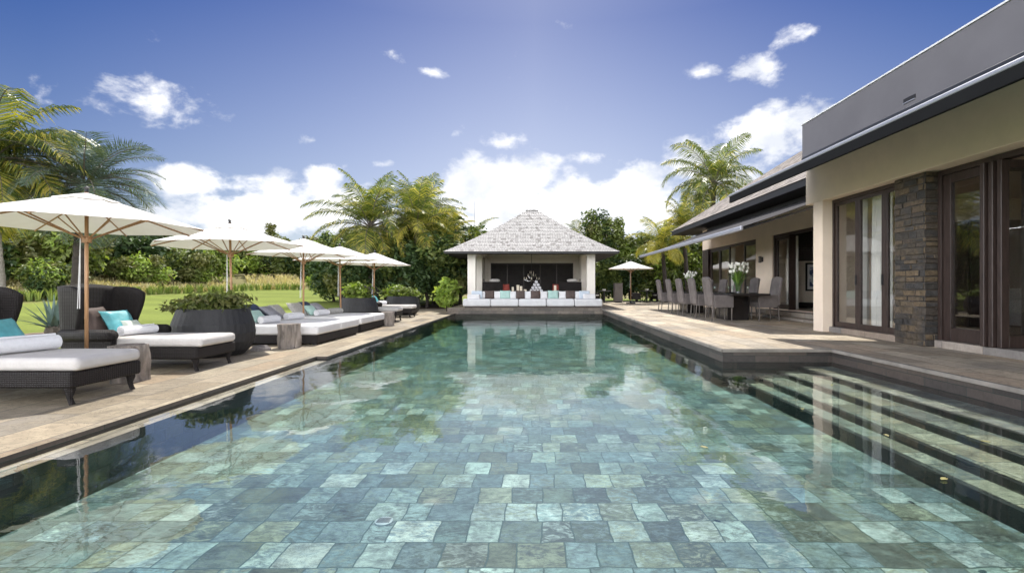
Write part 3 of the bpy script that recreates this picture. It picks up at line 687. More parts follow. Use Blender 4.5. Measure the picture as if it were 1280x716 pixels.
# right side hedge behind the terrace
rt = [crown_mesh('hedge_leaves', 6500, (1.5, 1.3, 1.75), .13, 130 + i, LM, 30, 1.0, .40, w_) for i, w_ in enumerate([[.4, .35, .2, .05], [.4, .15, .2, .25]])]
for i, (x, y, s_, kk) in enumerate([(4.2, 33.0, 1.0, 0), (5.6, 33.2, 1.0, 0), (7.0, 33.0, 1.05, 0), (8.5, 33.2, 1.1, 1), (10.0, 33.0, 1.15, 0), (11.6, 33.2, 1.1, 1), (13.2, 33.0, 1.2, 0), (6.2, 35.8, 1.5, 1), (8.8, 36.3, 1.55, 1), (11.2, 36.5, 1.6, 0), (14.5, 36, 1.7, 1), (3.0, 36.5, 1.3, 0), (0.5, 36.0, 1.35, 1)]):
    tree('boundary_shrub', 'mixed green boundary shrub behind the far end of the terrace', x, y, .13, rt[kk], dtr, s_, 1.0, rng.uniform(0, 6), 'boundary shrubs behind the terrace', 1.75, 'shrub')
tree('leafy_tree', 'rounded broadleaf tree showing just above the pavilion roof slope', 5.0, 35.0, .15, crown_mesh('crown_leaves', 6000, (1.75, 1.6, 2.0), .14, 140, LM, 26, 1.0, .40, [.45, .4, .1, .05]), trunk_mesh('tree_trunk', 4.0, .16, .09, M['bark'], 141), 1.0, 1.0, 0, None, 4.7, 'tree')

# ornamental plume grass beyond the lawn: one uncountable mass
def strip_pts():
    P = [(-33, 17), (-27, 20.5), (-25.2, 25), (-25.4, 30), (-24.8, 35), (-23, 39), (-19.5, 41.3), (-14, 41.8), (-8, 41.0)]
    for i in range(len(P) - 1):
        a, b = Vector(P[i]), Vector(P[i + 1]); d_ = b - a; nrm = Vector((-d_.y, d_.x)).normalized()
        yield a, b, nrm, d_.length
gb = MB(); g2 = random.Random(5)
def tuft(x, y, hgt, nb_, w_, ci):
    z = lawn_z(x, y); gb.cur = ci
    for _ in range(nb_):
        a = g2.uniform(0, 2 * PI); l = hgt * g2.uniform(.6, 1.15); o_ = g2.uniform(.0, .14)
        bx, by = x + math.cos(a) * o_, y + math.sin(a) * o_; sp_ = g2.uniform(.15, .6) * l
        mx_, my_ = bx + math.cos(a) * sp_ * .35, by + math.sin(a) * sp_ * .35; tx, ty = bx + math.cos(a) * sp_, by + math.sin(a) * sp_
        pa = a + g2.uniform(.6, 2.4); wx, wy = math.cos(pa) * w_, math.sin(pa) * w_
        gb.add([(bx - wx, by - wy, z), (bx + wx, by + wy, z), (mx_ + wx, my_ + wy, z + l * .65), (mx_ - wx, my_ - wy, z + l * .65), (tx, ty, z + l)], [(0, 1, 2, 3), (3, 2, 4)])
for a, b, nrm, ln in strip_pts():
    for i in range(int(ln * 2.6)):
        p = a.lerp(b, (i + g2.random()) / (ln * 2.6)); q = p + nrm * g2.uniform(-.15, .3)
        tuft(q.x, q.y, .62, 26, .03, 1)
    for i in range(int(ln * 38)):
        p = a.lerp(b, g2.random()); q = p + nrm * (.5 + 7.5 * g2.random() ** 1.1)
        tuft(q.x, q.y, .50, 12, .034, 0)
tag(gb.build('plume_grass', [M['tuft_tan'], M['tuft_green']]), 'pale tan plume grass with a green front row on the bank beyond the lawn', 'plume grass', kind='stuff')

# mulch bed with agave under the palm
mu = MB(); mu.lathe([(1.25, .0), (1.1, .05), (.6, .075), (0, .08)], 28); mo = mu.build('mulch_bed', M['mulch'], smooth=True); mo.location = (-11.2, 11.7, .02); mo.scale = (1.15, .8, 1); struct(mo)
ag = thing('agave', 'grey green spiky agave growing at the foot of the dark palm trunk', 'agave plant', (-11.25, 11.25, .06))
ab = MB(); g3 = random.Random(9)
for k in range(24):
    a = k * 2.4; e = R(82 - 62 * (k / 23)); l = .95 * g3.uniform(.85, 1.1)
    dirv = Vector((math.cos(a) * math.cos(e), math.sin(a) * math.cos(e), math.sin(e))); s_ = Vector((-math.sin(a), math.cos(a), 0)); n_ = dirv.cross(s_)
    pts = []
    for i in range(6):
        q = i / 5; p = dirv * l * q + Vector((0, 0, .18 - .18 * q * q * math.cos(e))); wd = .055 * (1 - q ** 1.6) * (0.7 + .6 * math.sin(PI * min(q + .2, 1)))
        pts += [p - s_ * wd - n_ * wd * .3, p, p + s_ * wd - n_ * wd * .3]
    ab.add(pts, [(i * 3 + j, i * 3 + j + 1, i * 3 + j + 4, i * 3 + j + 3) for i in range(5) for j in range(2)])
ab.build('leaves', M['agave'], ag)
MB().lathe([(.13, 0), (.17, .1), (.14, .22), (.05, .3)], 14, flute=7, fl=.12).build('stem', M['bark'], ag)
bl = thing('bollard_light', 'short black bollard lamp standing on the lawn behind the daybed', 'garden lamp', (-7.75, 14.2, lawn_z(-7.75, 14.2)))
MB().lathe([(.05, 0), (.05, .42), (.05, .44)], 14).build('post', M['black_metal'], bl)
MB().lathe([(.03, .44), (.03, .50), (.058, .50), (.058, .56), (.0, .57)], 14).build('cap', M['black_metal'], bl)
am = thing('antenna_mast', 'thin needle mast sticking up behind the pavilion roof beside the slim palm', 'mast', (-4.25, 34.0, .15))
MB().tube([(0, 0, 0), (0, 0, 5.2)], .03, 8).build('pole', M['alu_dark'], am); MB().tube([(0, 0, 5.2), (0, 0, 7.1)], [.018, .006], 6).build('rod', M['alu_dark'], am)

# ------------------------------------------------------------------ pavilion
pv = thing('pavilion', 'open cream pool pavilion with pale shingled hip roof at the far end of the pool', 'pavilion', (-.13, 25.9, .26))
Z0 = 0
def shingled_hip(name, mat, parent, prof, half, course=.125, ridge=0.0, y_half=None):
    """stepped shingle courses from eave to ridge; prof(u) -> (inset fraction, z)"""
    b = MB(); hx, hy = half; prev = None
    n = int((prof(1)[1] - prof(0)[1]) / course)
    for i in range(n):
        u0, u1 = i / n, (i + 1) / n; f0, z0 = prof(u0); f1, z1 = prof(u1)
        def ring(f, z, k=0.0):
            x = ridge + (hx - ridge) * (1 - f) + k; y = hy * (1 - f) + k
            return [(-x, -y, z), (x, -y, z), (x, y, z), (-x, y, z)]
        k = .045
        lo0, lo, hi = ring(f0, z0 - .004, 0), ring(f0, z0, k), ring(f1, z1 + .002, .0)
        b.add(lo0 + lo + hi, [(j, (j + 1) % 4, 4 + (j + 1) % 4, 4 + j) for j in range(4)] + [(4 + j, 4 + (j + 1) % 4, 8 + (j + 1) % 4, 8 + j) for j in range(4)])
    f, z = prof(1); x = ridge + (hx - ridge) * (1 - f); y = hy * (1 - f)
    b.add([(-x, -y, z), (x, -y, z), (x, y, z), (-x, y, z)], [(0, 1, 2, 3)])
    return b.build(name, mat, parent)
def pprof(u):
    f = u * .955
    return f, 2.56 + 2.50 * (0.80 * f + .20 * f * f) / .955 * .98
shingled_hip('roof', M['roof_white'], pv, pprof, (4.0, 4.0), .085, .18)
MB().box(-.34, -.22, 5.0, .34, .22, 5.07).build('ridge_cap', M['roof_white'], pv, bevel=.03)
fb = MB()
fb.box(-4.0, -4.0, 2.47, 4.0, -3.93, 2.555).box(-4.0, 3.93, 2.47, 4.0, 4.0, 2.555).box(-4.0, -3.93, 2.47, -3.93, 3.93, 2.555).box(3.93, -3.93, 2.47, 4.0, 3.93, 2.555)
fb.build('fascia', M['black_trim'], pv)
sf = MB(); sf.box(-3.93, -3.93, 2.49, 3.93, -3.1, 2.52).box(-3.93, 3.1, 2.49, 3.93, 3.93, 2.52).box(-3.93, -3.1, 2.49, -3.1, 3.1, 2.52).box(3.1, -3.1, 2.49, 3.93, 3.1, 2.52)
sf.build('soffit', M['soffit'], pv)
for (x, y) in ((-2.86, -2.9), (2.83, -2.9), (-2.86, 0), (2.83, 0), (-2.86, 2.9), (2.83, 2.9)):
    rbox('column', M['stucco_light'], pv, x - .19, y - .19, 0, x + .19, y + .19, 2.60, .012)
bm_ = MB(); bm_.box(-3.06, -3.06, 2.60, 3.03, -2.74, 3.0).box(-3.06, 2.74, 2.60, 3.03, 3.06, 3.0).box(-3.02, -2.74, 2.60, -2.72, 2.74, 3.0).box(2.70, -2.74, 2.60, 2.98, 2.74, 3.0)
bm_.build('ring_beam', M['stucco_light'], pv)
MB().box(-3.05, -3.05, 3.0, 3.02, 3.05, 3.05).build('ceiling', M['stucco_light'], pv)
# rear wall with a dark glazed screen
rw = MB(); rw.box(-2.68, 2.80, 0, -2.48, 2.98, 2.60).box(2.45, 2.80, 0, 2.66, 2.98, 2.60).box(-2.48, 2.80, 2.36, 2.45, 2.98, 2.60).build('rear_wall', M['stucco_light'], pv)
sr = MB()
for i in range(6):
    x = -2.48 + i * 4.93 / 5; sr.box(x - .03, 2.82, 0, x + .03, 2.90, 2.36)
sr.box(-2.48, 2.825, 2.28, 2.45, 2.895, 2.36)
screen = sr.build('rear_screen', M['dark_wood'], pv)
for i in range(5):
    x = -2.45 + i * 4.93 / 5; MB().box(x, 2.85, .0, x + .926, 2.87, 2.28).build('panel', M['screen'], screen)
for sx in (-1, 1):
    for (y0, y1) in ((-2.68, -1.95), (.25, 1.0), (1.9, 2.68)):
        x = -2.86 if sx < 0 else 2.83
        s_ = MB().box(x - .035, y0, .02, x + .035, y1, 2.55).build('shutter', M['stucco_light'], pv, bevel=.008)
        q = y1 if y0 < 0 else y0
        MB().box(x - sx * .06 - .02, q - .03, 1.25, x - sx * .06 + .02, q + .03, 1.40).build('latch', M['black_metal'], s_)
MB().box(-3.0, -3.05, 0.0, 2.97, 3.05, .012).build('floor', M['terrace_dark'], pv)

# pavilion bench with five seat cushions
bn = thing('pool_bench', 'long low white cushioned bench along the pavilion edge facing the pool', 'bench', (-.08, 21.85, .26))
rbox('base', M['dark_wood'], bn, -3.05, -.38, 0, 3.05, .42, .07, .01)
for i in range(5):
    x0 = -3.13 + i * 1.252
    MB().box(x0 + .008, -.46, .07, x0 + 1.244, .45, .40).build('seat_cushion', M['white_fabric'], bn, bevel=.07, seg=4)
rbox('backrest', M['dark_wood'], bn, -2.7, .40, .05, 2.7, .46, .52, .01)

def pillow(name, w_, h_, th, mat, label, loc, rot, cat='cushion', group=None):
    b = MB(); n = 13
    for sg in (1, -1):
        def fn(u, v):
            a, c = 2 * u - 1, 2 * v - 1
            x = w_ / 2 * a * (1 - .07 * (1 - c * c)); y = h_ / 2 * c * (1 - .07 * (1 - a * a))
            z = sg * th / 2 * (max(0, (1 - a ** 4)) * max(0, (1 - c ** 4))) ** .55 * (1 + .07 * math.sin(5 * a + 3 * c + loc[0] * 7))
            return (x, y, z)
        m0 = MB(); m0.grid(fn, n, n)
        if sg < 0: m0.f = [f[::-1] for f in m0.f]
        b.add(m0.v, m0.f)
    o = b.build(name, mat, smooth=True, loc=loc, rot=rot)
    return tag(o, label, cat, group)
def ppil(xp, wpx, mat, label, y=363.2, Y=22.20, hgt=.40):
    X = (xp - 668) * Y / F
    pillow('cushion', hgt, wpx * Y / F, .14, mat, label, (X, Y, .66 + hgt / 2 - .02), (0, R(80), R(-90)))
ppil(612, 12.5, M['brown_fab'], 'dark brown bench cushion in front of the dark sofa with the red pillow')
ppil(631.5, 13.5, M['mint'], 'mint green bench cushion beside the first dark brown one')
ppil(650.5, 11.5, M['brown_fab'], 'dark brown bench cushion in front of the candles on the low table')
ppil(669, 12, M['brown_fab'], 'dark brown bench cushion in front of the white towel pyramid')
ppil(691.5, 13.5, M['mint'], 'mint green bench cushion between two brown ones, beside the towel pyramid')
ppil(713, 12, M['brown_fab'], 'dark brown bench cushion in front of the glass jars')
for xp, lb in ((603.5, 'white bench cushion beside the stacked blue grey one'), (621.5, 'white bench cushion tucked between the first brown and mint ones'), (641, 'white bench cushion between the mint and the candle side brown one'), (660, 'white bench cushion between the two middle brown ones'), (680, 'white bench cushion beside the towel pyramid, left of the second mint one'), (703, 'white bench cushion between mint and the jar side brown one'), (723, 'white bench cushion beside the end box cushions')):
    ppil(xp, 9.5, M['white_fabric'], lb, Y=22.25, hgt=.37)
def boxcush(name, mat, label, x0, x1, Y, z0, z1, dy=.4):
    o = MB().box((x0 - 668) * Y / F, Y - dy / 2, z0, (x1 - 668) * Y / F, Y + dy / 2, z1).build(name, mat, bevel=.04, seg=3); tag(o, label, 'cushion')
M['paleblue'] = simple('pale_blue_cotton', (.52, .58, .64), .9, .05, 6, .3, 12, bdist=.01)
boxcush('box_cushion', M['paleblue'], 'pale blue box cushion against the shaded pavilion column end of the bench', 589.5, 603, 22.12, .655, 1.02, .16)
boxcush('box_cushion', M['white_fabric'], 'low white box cushion at the bench end in front of the pale blue one', 584.5, 600, 21.85, .655, .86, .30)
boxcush('box_cushion', M['paleblue'], 'pale blue box cushion at the bench end nearest the small umbrella', 724, 737, 22.12, .655, 1.02, .16)
boxcush('box_cushion', M['white_fabric'], 'white box cushion at the bench end nearest the house terrace', 729, 744, 21.85, .655, .88, .30)

# pavilion furniture
def wicker_sofa(label, xp0, xp1, Y):
    X0, X1 = (xp0 - 668) * Y / F, (xp1 - 668) * Y / F; cx = (X0 + X1) / 2; wd = X1 - X0
    t_ = thing('wicker_sofa', label, 'sofa', (cx, Y, .272))
    rbox('backrest', M['wicker'], t_, -wd / 2, -.06, .12, wd / 2, .06, 1.18, .03, 3)
    rbox('seat', M['wicker'], t_, -wd / 2, .065, .12, wd / 2, .9, .40, .02)
    rbox('seat_cushion', M['cream_fabric'], t_, -wd / 2 + .05, .08, .405, wd / 2 - .05, .88, .54, .03, 3)
    for sx in (-1, 1): rbox('arm', M['wicker'], t_, sx * wd / 2 - (.0 if sx > 0 else -.0) - .06 * (1 if sx > 0 else -1) - .055, .065, .405, sx * wd / 2 - .06 * sx + .055, .86, .72, .02)
    for sx in (-1, 1):
        for y in (0, .82): rbox('leg', M['black_metal'], t_, sx * (wd / 2 - .08) - .025, y - .02, 0, sx * (wd / 2 - .08) + .025, y + .03, .12, .004)
    return (cx, Y, wd)
s1 = wicker_sofa('dark wicker sofa seen from behind, beside the shaded column and red pillow', 603, 628.5, 24.4)
s2 = wicker_sofa('dark wicker sofa seen from behind, above the glass jars', 698.5, 727, 24.4)
for (cx, Y, wd), lb in ((s1, 'rolled cream cushion lying on top of the sofa beside the red pillow'), (s2, 'rolled cream cushion lying on top of the sofa above the glass jars')):
    pillow('cushion', .55, .24, .16, M['cream_fabric'], lb, (cx + .10, Y + .10, 1.272 + .25), (R(14), 0, 0))
pillow('cushion', .38, .38, .12, M['red_fab'], 'red cushion leaning at the inner end of the dark sofa', (-1.45, 24.6, 1.16), (0, R(75), R(-70)))
pillow('cushion', .38, .38, .12, M['red_fab'], 'red cushion leaning at the inner end of the sofa above the jars', (1.10, 24.6, 1.16), (0, R(75), R(-110)))
ct = thing('low_table', 'honey wood table behind the bench holding towels and candles', 'table', (-.1, 24.0, .272))
rbox('tabletop', M['warm_wood'], ct, -1.25, -.45, .60, 1.25, .45, .66, .01)
for sx in (-1, 1):
    for sy in (-1, 1): rbox('leg', M['warm_wood'], ct, sx * 1.15 - .04, sy * .38 - .04, 0, sx * 1.15 + .04, sy * .38 + .04, .60, .005)
def roll(name, r, l, mat, label, loc, rz=0, cat='towel', group=None):
    """rolled towel: spiral cross-section, axis along local x"""
    b = MB(); n = 64; turns = 3.2; sect = []
    th = r / (turns + .6)
    pts_o = []; pts_i = []
    for i in range(n + 1):
        q = i / n; a = 2 * PI * turns * q; rr = r * .12 + (r * .88) * q
        pts_o.append((rr * math.cos(a), rr * math.sin(a))); r2 = max(.002, rr - th * .80); pts_i.append((r2 * math.cos(a), r2 * math.sin(a)))
    vs = []
    for x in (-l / 2, l / 2):
        for (p, q_) in zip(pts_o, pts_i): vs += [(x, p[0], p[1]), (x, q_[0], q_[1])]
    m = 2 * (n + 1); fs = []
    for i in range(n):
        o0, i0, o1, i1 = 2 * i, 2 * i + 1, 2 * i + 2, 2 * i + 3
        fs += [(o0, o1, m + o1, m + o0), (i1, i0, m + i0, m + i1), (o1, o0, i0, i1), (m + o0, m + o1, m + i1, m + i0)]
    fs += [(0, 1, m + 1, m), (m - 2, m - 1, 2 * m - 1, 2 * m - 2)]
    b.add(vs, fs)
    return tag(b.build(name, mat, smooth=False, loc=loc, rot=(0, 0, rz), bevel=0), label, cat, group)
rows = [4, 3, 2, 1]; rr = .083
for j, n in enumerate(rows):
    for i in range(n):
        roll('rolled_towel', rr, .36, M['towel'], 'rolled white towel in the pyramid stacked on the pavilion table', ((670.5 - 668) * 24 / F + (i - (n - 1) / 2) * rr * 2.02, 23.85, .932 + rr + j * rr * 1.74), R(90), group='towels stacked in a pyramid')
for (xp, hh, r_, lb) in ((641, .26, .055, 'short ivory pillar candle at the end of the pavilion table'), (647.5, .36, .07, 'tall ivory pillar candle on the pavilion table'), (651.5, .30, .06, 'ivory pillar candle standing next to the tallest one'), (656.5, .14, .07, 'squat ivory candle just beside the towel pyramid'), (694, .34, .065, 'ivory pillar candle near the sofa above the jars')):
    c_ = thing('candle', lb, 'candle', ((xp - 668) * 23.9 / F, 23.9, .932)); MB().lathe([(r_, 0), (r_, hh), (r_ * .8, hh + .004), (0, hh - .01)], 16).build('wax', M['candle'], c_)
    MB().tube([(0, 0, hh - .01), (.003, 0, hh + .03)], .004, 5).build('wick', M['black_metal'], c_)
for i, xp in enumerate((709.5, 714.5, 720.0, 725.5)):
    lb = ['clear glass jar behind the brown cushion, first of four beside the sofa', 'clear glass jar second of four behind the bench', 'clear glass jar third of four behind the bench', 'clear glass jar nearest the pavilion column, last of four'][i]
    t_ = thing('glass_jar', lb, 'jar', ((xp - 668) * 22.75 / F, 22.75, .75)); MB().lathe([(.0, .0), (.05, .0), (.085, .05), (.095, .13), (.08, .21), (.072, .215), (.085, .13), (.07, .05), (.0, .015)], 16).build('bowl', M['clear_glass'], t_)
    MB().lathe([(.028, .012), (.028, .09), (0, .09)], 10).build('candle', M['candle'], t_)
sh = thing('console_table', 'narrow dark console behind the bench carrying the glass jars', 'console', (1.9, 22.75, .272)); rbox('tabletop', M['dark_wood'], sh, -.5, -.13, .44, .5, .13, .478, .006)
for sx in (-1, 1): rbox('leg', M['dark_wood'], sh, sx * .45 - .03, -.1, 0, sx * .45 + .03, .1, .44, .005)
# chandelier
ch = thing('chandelier', 'branched chandelier of ivory candles hanging in front of the dark pavilion screen', 'chandelier', (-.16, 27.2, 1.62))
MB().tube([(0, 0, 1.685), (0, 0, .0)], .012, 6).build('rod', M['black_metal'], ch)
MB().lathe([(.0, -.16), (.04, -.12), (.06, .0), (.03, .1), (.045, .2), (.0, .3)], 12).build('stem', M['chrome'], ch)
for (n, r_, z_) in ((8, .42, .0), (5, .24, .18), (3, .12, .34)):
    for i in range(n):
        a = 2 * PI * i / n + z_
        arm = MB().tube([(0, 0, z_ - .05), (r_ * .5 * math.cos(a), r_ * .5 * math.sin(a), z_ - .10), (r_ * math.cos(a), r_ * math.sin(a), z_)], .009, 5).build('arm', M['chrome'], ch)
        MB().lathe([(.03, 0), (.035, .01), (.016, .012), (.016, .11), (0, .115)], 8, r_ * math.cos(a), r_ * math.sin(a)).build('candle', M['candle'], arm) if False else None
        cb = MB().lathe([(.03, z_), (.036, z_ + .012), (.019, z_ + .014), (.019, z_ + .12), (0, z_ + .125)], 8, r_ * math.cos(a), r_ * math.sin(a)); cb.build('candle', M['candle'], arm)

# ------------------------------------------------------------------ house: near flat roofed block
hb = thing('villa_block', 'near flat roofed cream house block with charcoal parapet, stone pillar and folding glass doors', 'house', (0, 0, 0))
def hbx(name, mat, *a, bevel=.008): return rbox(name, M[mat], hb, *a, bevel)
ZD = .34; ZH = 3.12
XW = 6.36
up = MB(); up.box(XW, -4, ZH, 6.95, 11.25, 4.2); up.build('upper_wall', M['stucco'], hb, bevel=.01)
hbx('column', 'stucco', XW, 10.6, .22, 6.66, 10.95, ZH - .002)
ew = MB(); ew.box(6.662, 10.95, .22, 16.5, 11.25, ZH - .002).box(6.952, 10.95, ZH - .002, 16.5, 11.25, 4.2); ew.build('end_wall', M['stucco'], hb)
par = MB(); par.box(6.30, -4.1, 4.203, 16.6, 11.3, 5.0).build('parapet', M['parapet'], hb, bevel=.012)
MB().box(6.28, -4.12, 5.002, 6.62, 11.32, 5.03).build('coping', M['white_edge'], hb)
slot = MB().box(6.285, 7.93, 4.33, 6.299, 8.18, 4.40).build('drain_slot', M['black_trim'], hb); MB().box(6.276, 7.93, 4.318, 6.299, 8.18, 4.3295).build('lip', M['flashing'], slot)
pl = MB(); pl.box(6.475, 7.955, .22, 6.95, 8.62, ZH - .003); g4 = random.Random(12); z_ = .222
while z_ < ZH - .03:
    hh = min(g4.uniform(.075, .135), ZH - .004 - z_)
    def course(length, fn):
        a_ = 0.0
        while a_ < length - .01:
            w_ = g4.uniform(.10, .30); w_ = length - a_ if length - a_ - w_ < .08 else w_
            fn(a_ + .004, a_ + w_ - .004, g4.uniform(.004, .034)); a_ += w_
    def blk(x0, y0, x1, y1):
        e = .010
        q = [(x0, y0), (x1, y0), (x1, y1), (x0, y1)]
        vs = [(x + g4.uniform(-e, e) * .6, y + g4.uniform(-e, e) * .6, z_ + .004 + g4.uniform(0, e)) for x, y in q] + [(x + g4.uniform(-e, e) * .6, y + g4.uniform(-e, e) * .6, z_ + hh - .004 - g4.uniform(0, e)) for x, y in q]
        pl.add(vs, [(3, 2, 1, 0), (4, 5, 6, 7), (0, 1, 5, 4), (1, 2, 6, 5), (2, 3, 7, 6), (3, 0, 4, 7)])
    course(.655, lambda a, b, d: blk(6.474 - d, 7.955 + a, 6.50, 7.955 + b))
    course(.23, lambda a, b, d: blk(6.455 + a, 7.954 - d, 6.455 + b, 7.99))
    z_ += hh
pl.build('stone_pillar', M['stone_block'], hb, bevel=.006)
sl_ = MB(); sl_.box(6.50, 8.625, .221, 6.72, 10.597, ZD).box(6.60, -3.0, .221, 6.95, 7.925, ZD); sl_.build('threshold', M['terrace_dark'], hb, bevel=.008)
room = MB(); room.box(6.722, 8.2, .10, 16.4, 10.95, ZD - .01).box(6.952, -3.0, .10, 16.4, 8.2, ZD - .01); room.build('room_floor', M['interior_floor'], hb)
MB().box(6.952, -3.0, 3.22, 16.4, 10.94, 3.28).build('ceiling', M['interior_wall'], hb)
MB().box(16.3, -3.2, ZD, 16.5, 10.94, 3.2).build('back_wall', M['interior_wall'], hb); MB().box(6.952, -3.3, ZD, 16.5, -3.1, 3.2).build('side_wall', M['interior_wall'], hb)
hbx('south_wall', 'stucco', XW, -4, .22, 6.95, -2.9, ZH - .003)
def glazed(name, parent, x0, x1, ya, yb, z0, z1, fr=.075, mull=None, mat='dark_wood'):
    """glazed leaf in an x = const plane: frame bars with one pane"""
    b = MB(); b.box(x0, ya, z0, x1, ya + fr, z1).box(x0, yb - fr, z0, x1, yb, z1).box(x0, ya + fr, z0, x1, yb - fr, z0 + fr * 1.5).box(x0, ya + fr, z1 - fr, x1, yb - fr, z1)
    if mull: b.box(x0 + .01, ya + fr, mull, x1 - .01, yb - fr, mull + .05)
    o = b.build(name, M[mat], parent, bevel=.006)
    xm = (x0 + x1) / 2
    MB().box(xm - .004, ya + fr, z0 + fr * 1.5, xm + .004, yb - fr, z1 - fr).build('pane', M['glass'], o)
    return o
# first door set
fr1 = MB(); fr1.box(6.575, 8.625, ZD + .002, 6.68, 8.66, ZH - .004).box(6.575, 10.55, ZD + .002, 6.68, 10.598, ZH - .004).box(6.575, 8.66, ZH - .07, 6.68, 10.55, ZH - .004); fr1.build('door_frame', M['dark_wood'], hb, bevel=.005)
for (a, b) in ((8.662, 9.05), (9.056, 9.80), (9.806, 10.548)):
    lf = glazed('glass_door', hb, 6.60, 6.655, a, b, ZD + .005, ZH - .072)
    MB().box(6.575, a + .02, 1.25, 6.60, a + .05, 1.45).build('handle', M['black_metal'], lf)
# second, larger door set
fr2 = MB(); fr2.box(6.66, 7.86, ZD + .002, 6.80, 7.928, ZH - .004).box(6.66, 3.6, ZH - .09, 6.80, 7.86, ZH - .004).box(6.66, 3.4, ZD + .002, 6.80, 3.6, ZH - .004); fr2.build('door_frame', M['dark_wood'], hb, bevel=.005)
lf = glazed('glass_door', hb, 6.69, 6.76, 7.06, 7.855, ZD + .005, ZH - .092, .14); 
for i, (x0, x1, y0) in enumerate(((6.52, 7.25, 6.965), (6.56, 7.25, 6.875), (6.60, 7.25, 6.785))):
    b = MB(); b.box(x0, y0, ZD + .005, x0 + .12, y0 + .072, ZH - .1).box(x1 - .12, y0, ZD + .005, x1, y0 + .072, ZH - .1).box(x0 + .12, y0 + .006, ZD + .005, x1 - .12, y0 + .066, ZD + .18).box(x0 + .12, y0 + .006, ZH - .22, x1 - .12, y0 + .066, ZH - .1)
    f_ = b.build('folded_door', M['dark_wood'], hb, bevel=.012); MB().box(x0 + .12, y0 + .03, ZD + .18, x1 - .12, y0 + .038, ZH - .22).build('pane', M['glass'], f_)
lf = glazed('glass_door', hb, 6.69, 6.76, 3.62, 4.5, ZD + .005, ZH - .092, .12)
# retracted front awning of the block
aw = thing('awning', 'long charcoal awning with grey front bar stretched under the charcoal parapet', 'awning', (0, 0, 0)); 
fa = MB(); fa.grid(lambda u, v: (4.58 + (6.29 - 4.58) * u, 1.0 + 10.1 * v, 3.335 + (4.10 - 3.335) * u), 2, 2); fa.build('fabric', M['black_canvas'], aw, solid=.008)
br = MB(); br.box(4.50, .9, 3.292, 4.58, 11.15, 3.345); br.build('front_bar', M['alu'], aw, bevel=.02, seg=3)
vl = MB().box(4.515, .95, 3.15, 4.565, 11.12, 3.289).build('valance', M['black_canvas'], aw)
for y in (10.4, 6.2, 2.2):
    MB().tube([(6.28, y, 4.02), (5.5, y - 1.1, 3.62), (4.56, y, 3.27)], .03, 8).build('arm', M['alu_dark'], aw)
MB().box(6.20, .9, 4.11, 6.298, 11.15, 4.20).build('cassette', M['alu_dark'], aw, bevel=.01)

def curtain(label, x, y0, y1, z0, z1, mat='white_fabric', amp=.05, folds=None, group=None):
    n = int((y1 - y0) / .012) + 2; folds = folds or (y1 - y0) / .13; b = MB(); g = random.Random(int(y0 * 100))
    ph = g.uniform(0, 6)
    b.grid(lambda u, v: (x + amp * (.55 + .45 * (1 - v)) * math.sin(u * folds * 2 * PI + ph + .5 * math.sin(v * 3 + u * 9)), y0 + (y1 - y0) * (u + .02 * math.sin(v * 4 + u * 7)), z0 + (z1 - z0) * v), n, 8)
    return tag(b.build('curtain', M[mat], smooth=True), label, 'curtain')
M['sheer'] = simple('ivory_curtain', (.74, .72, .68), .9, .05, 3, .1, 60)
curtain('ivory curtain gathered behind the glass door leaf nearest the plain column', 6.86, 9.84, 10.12, ZD + .01, 3.05, 'sheer')
curtain('wide ivory curtain behind the middle glass door leaf of the near house block', 6.86, 9.22, 9.72, ZD + .01, 3.05, 'sheer')
curtain('ivory curtain behind the glass door leaf against the stone pillar', 6.86, 8.70, 9.0, ZD + .01, 3.05, 'sheer')
so_ = thing('indoor_sofa', 'dark grey sofa inside the open folding doors of the near house block', 'sofa', (11.2, 10.0, ZD - .01))
rbox('seat', M['grey_fab'], so_, -1.1, -.45, .08, 1.1, .45, .42, .04, 3); rbox('backrest', M['grey_fab'], so_, -1.1, .30, .425, 1.1, .5, .85, .05, 3)
for s_ in (-1, 1): rbox('arm', M['grey_fab'], so_, s_ * 1.2 - .1, -.45, .08, s_ * 1.2 + .1, .5, .62, .04, 3)
for s_ in (-1, 1):
    for y_ in (-.38, .38): rbox('leg', M['black_metal'], so_, s_ * 1.0 - .03, y_ - .03, 0, s_ * 1.0 + .03, y_ + .03, .08, .004)
pillow('cushion', .45, .45, .16, M['pattern_fab'], 'speckled grey cushion on the sofa inside the open doors', (10.5, 10.12, ZD + .62), (0, R(72), R(-90)))
cab = thing('dark_cabinet', 'tall dark wood wall cabinet inside the room behind the sofa', 'cabinet', (11.5, 10.72, ZD - .01)); rbox('carcass', M['dark_wood'], cab, -2.0, -.2, 0, 2.4, .2, 2.35, .01)
for i in range(4): rbox('door', M['dark_wood'], cab, -1.95 + i * 1.08, -.225, .06, -.93 + i * 1.08, -.203, 2.3, .006)

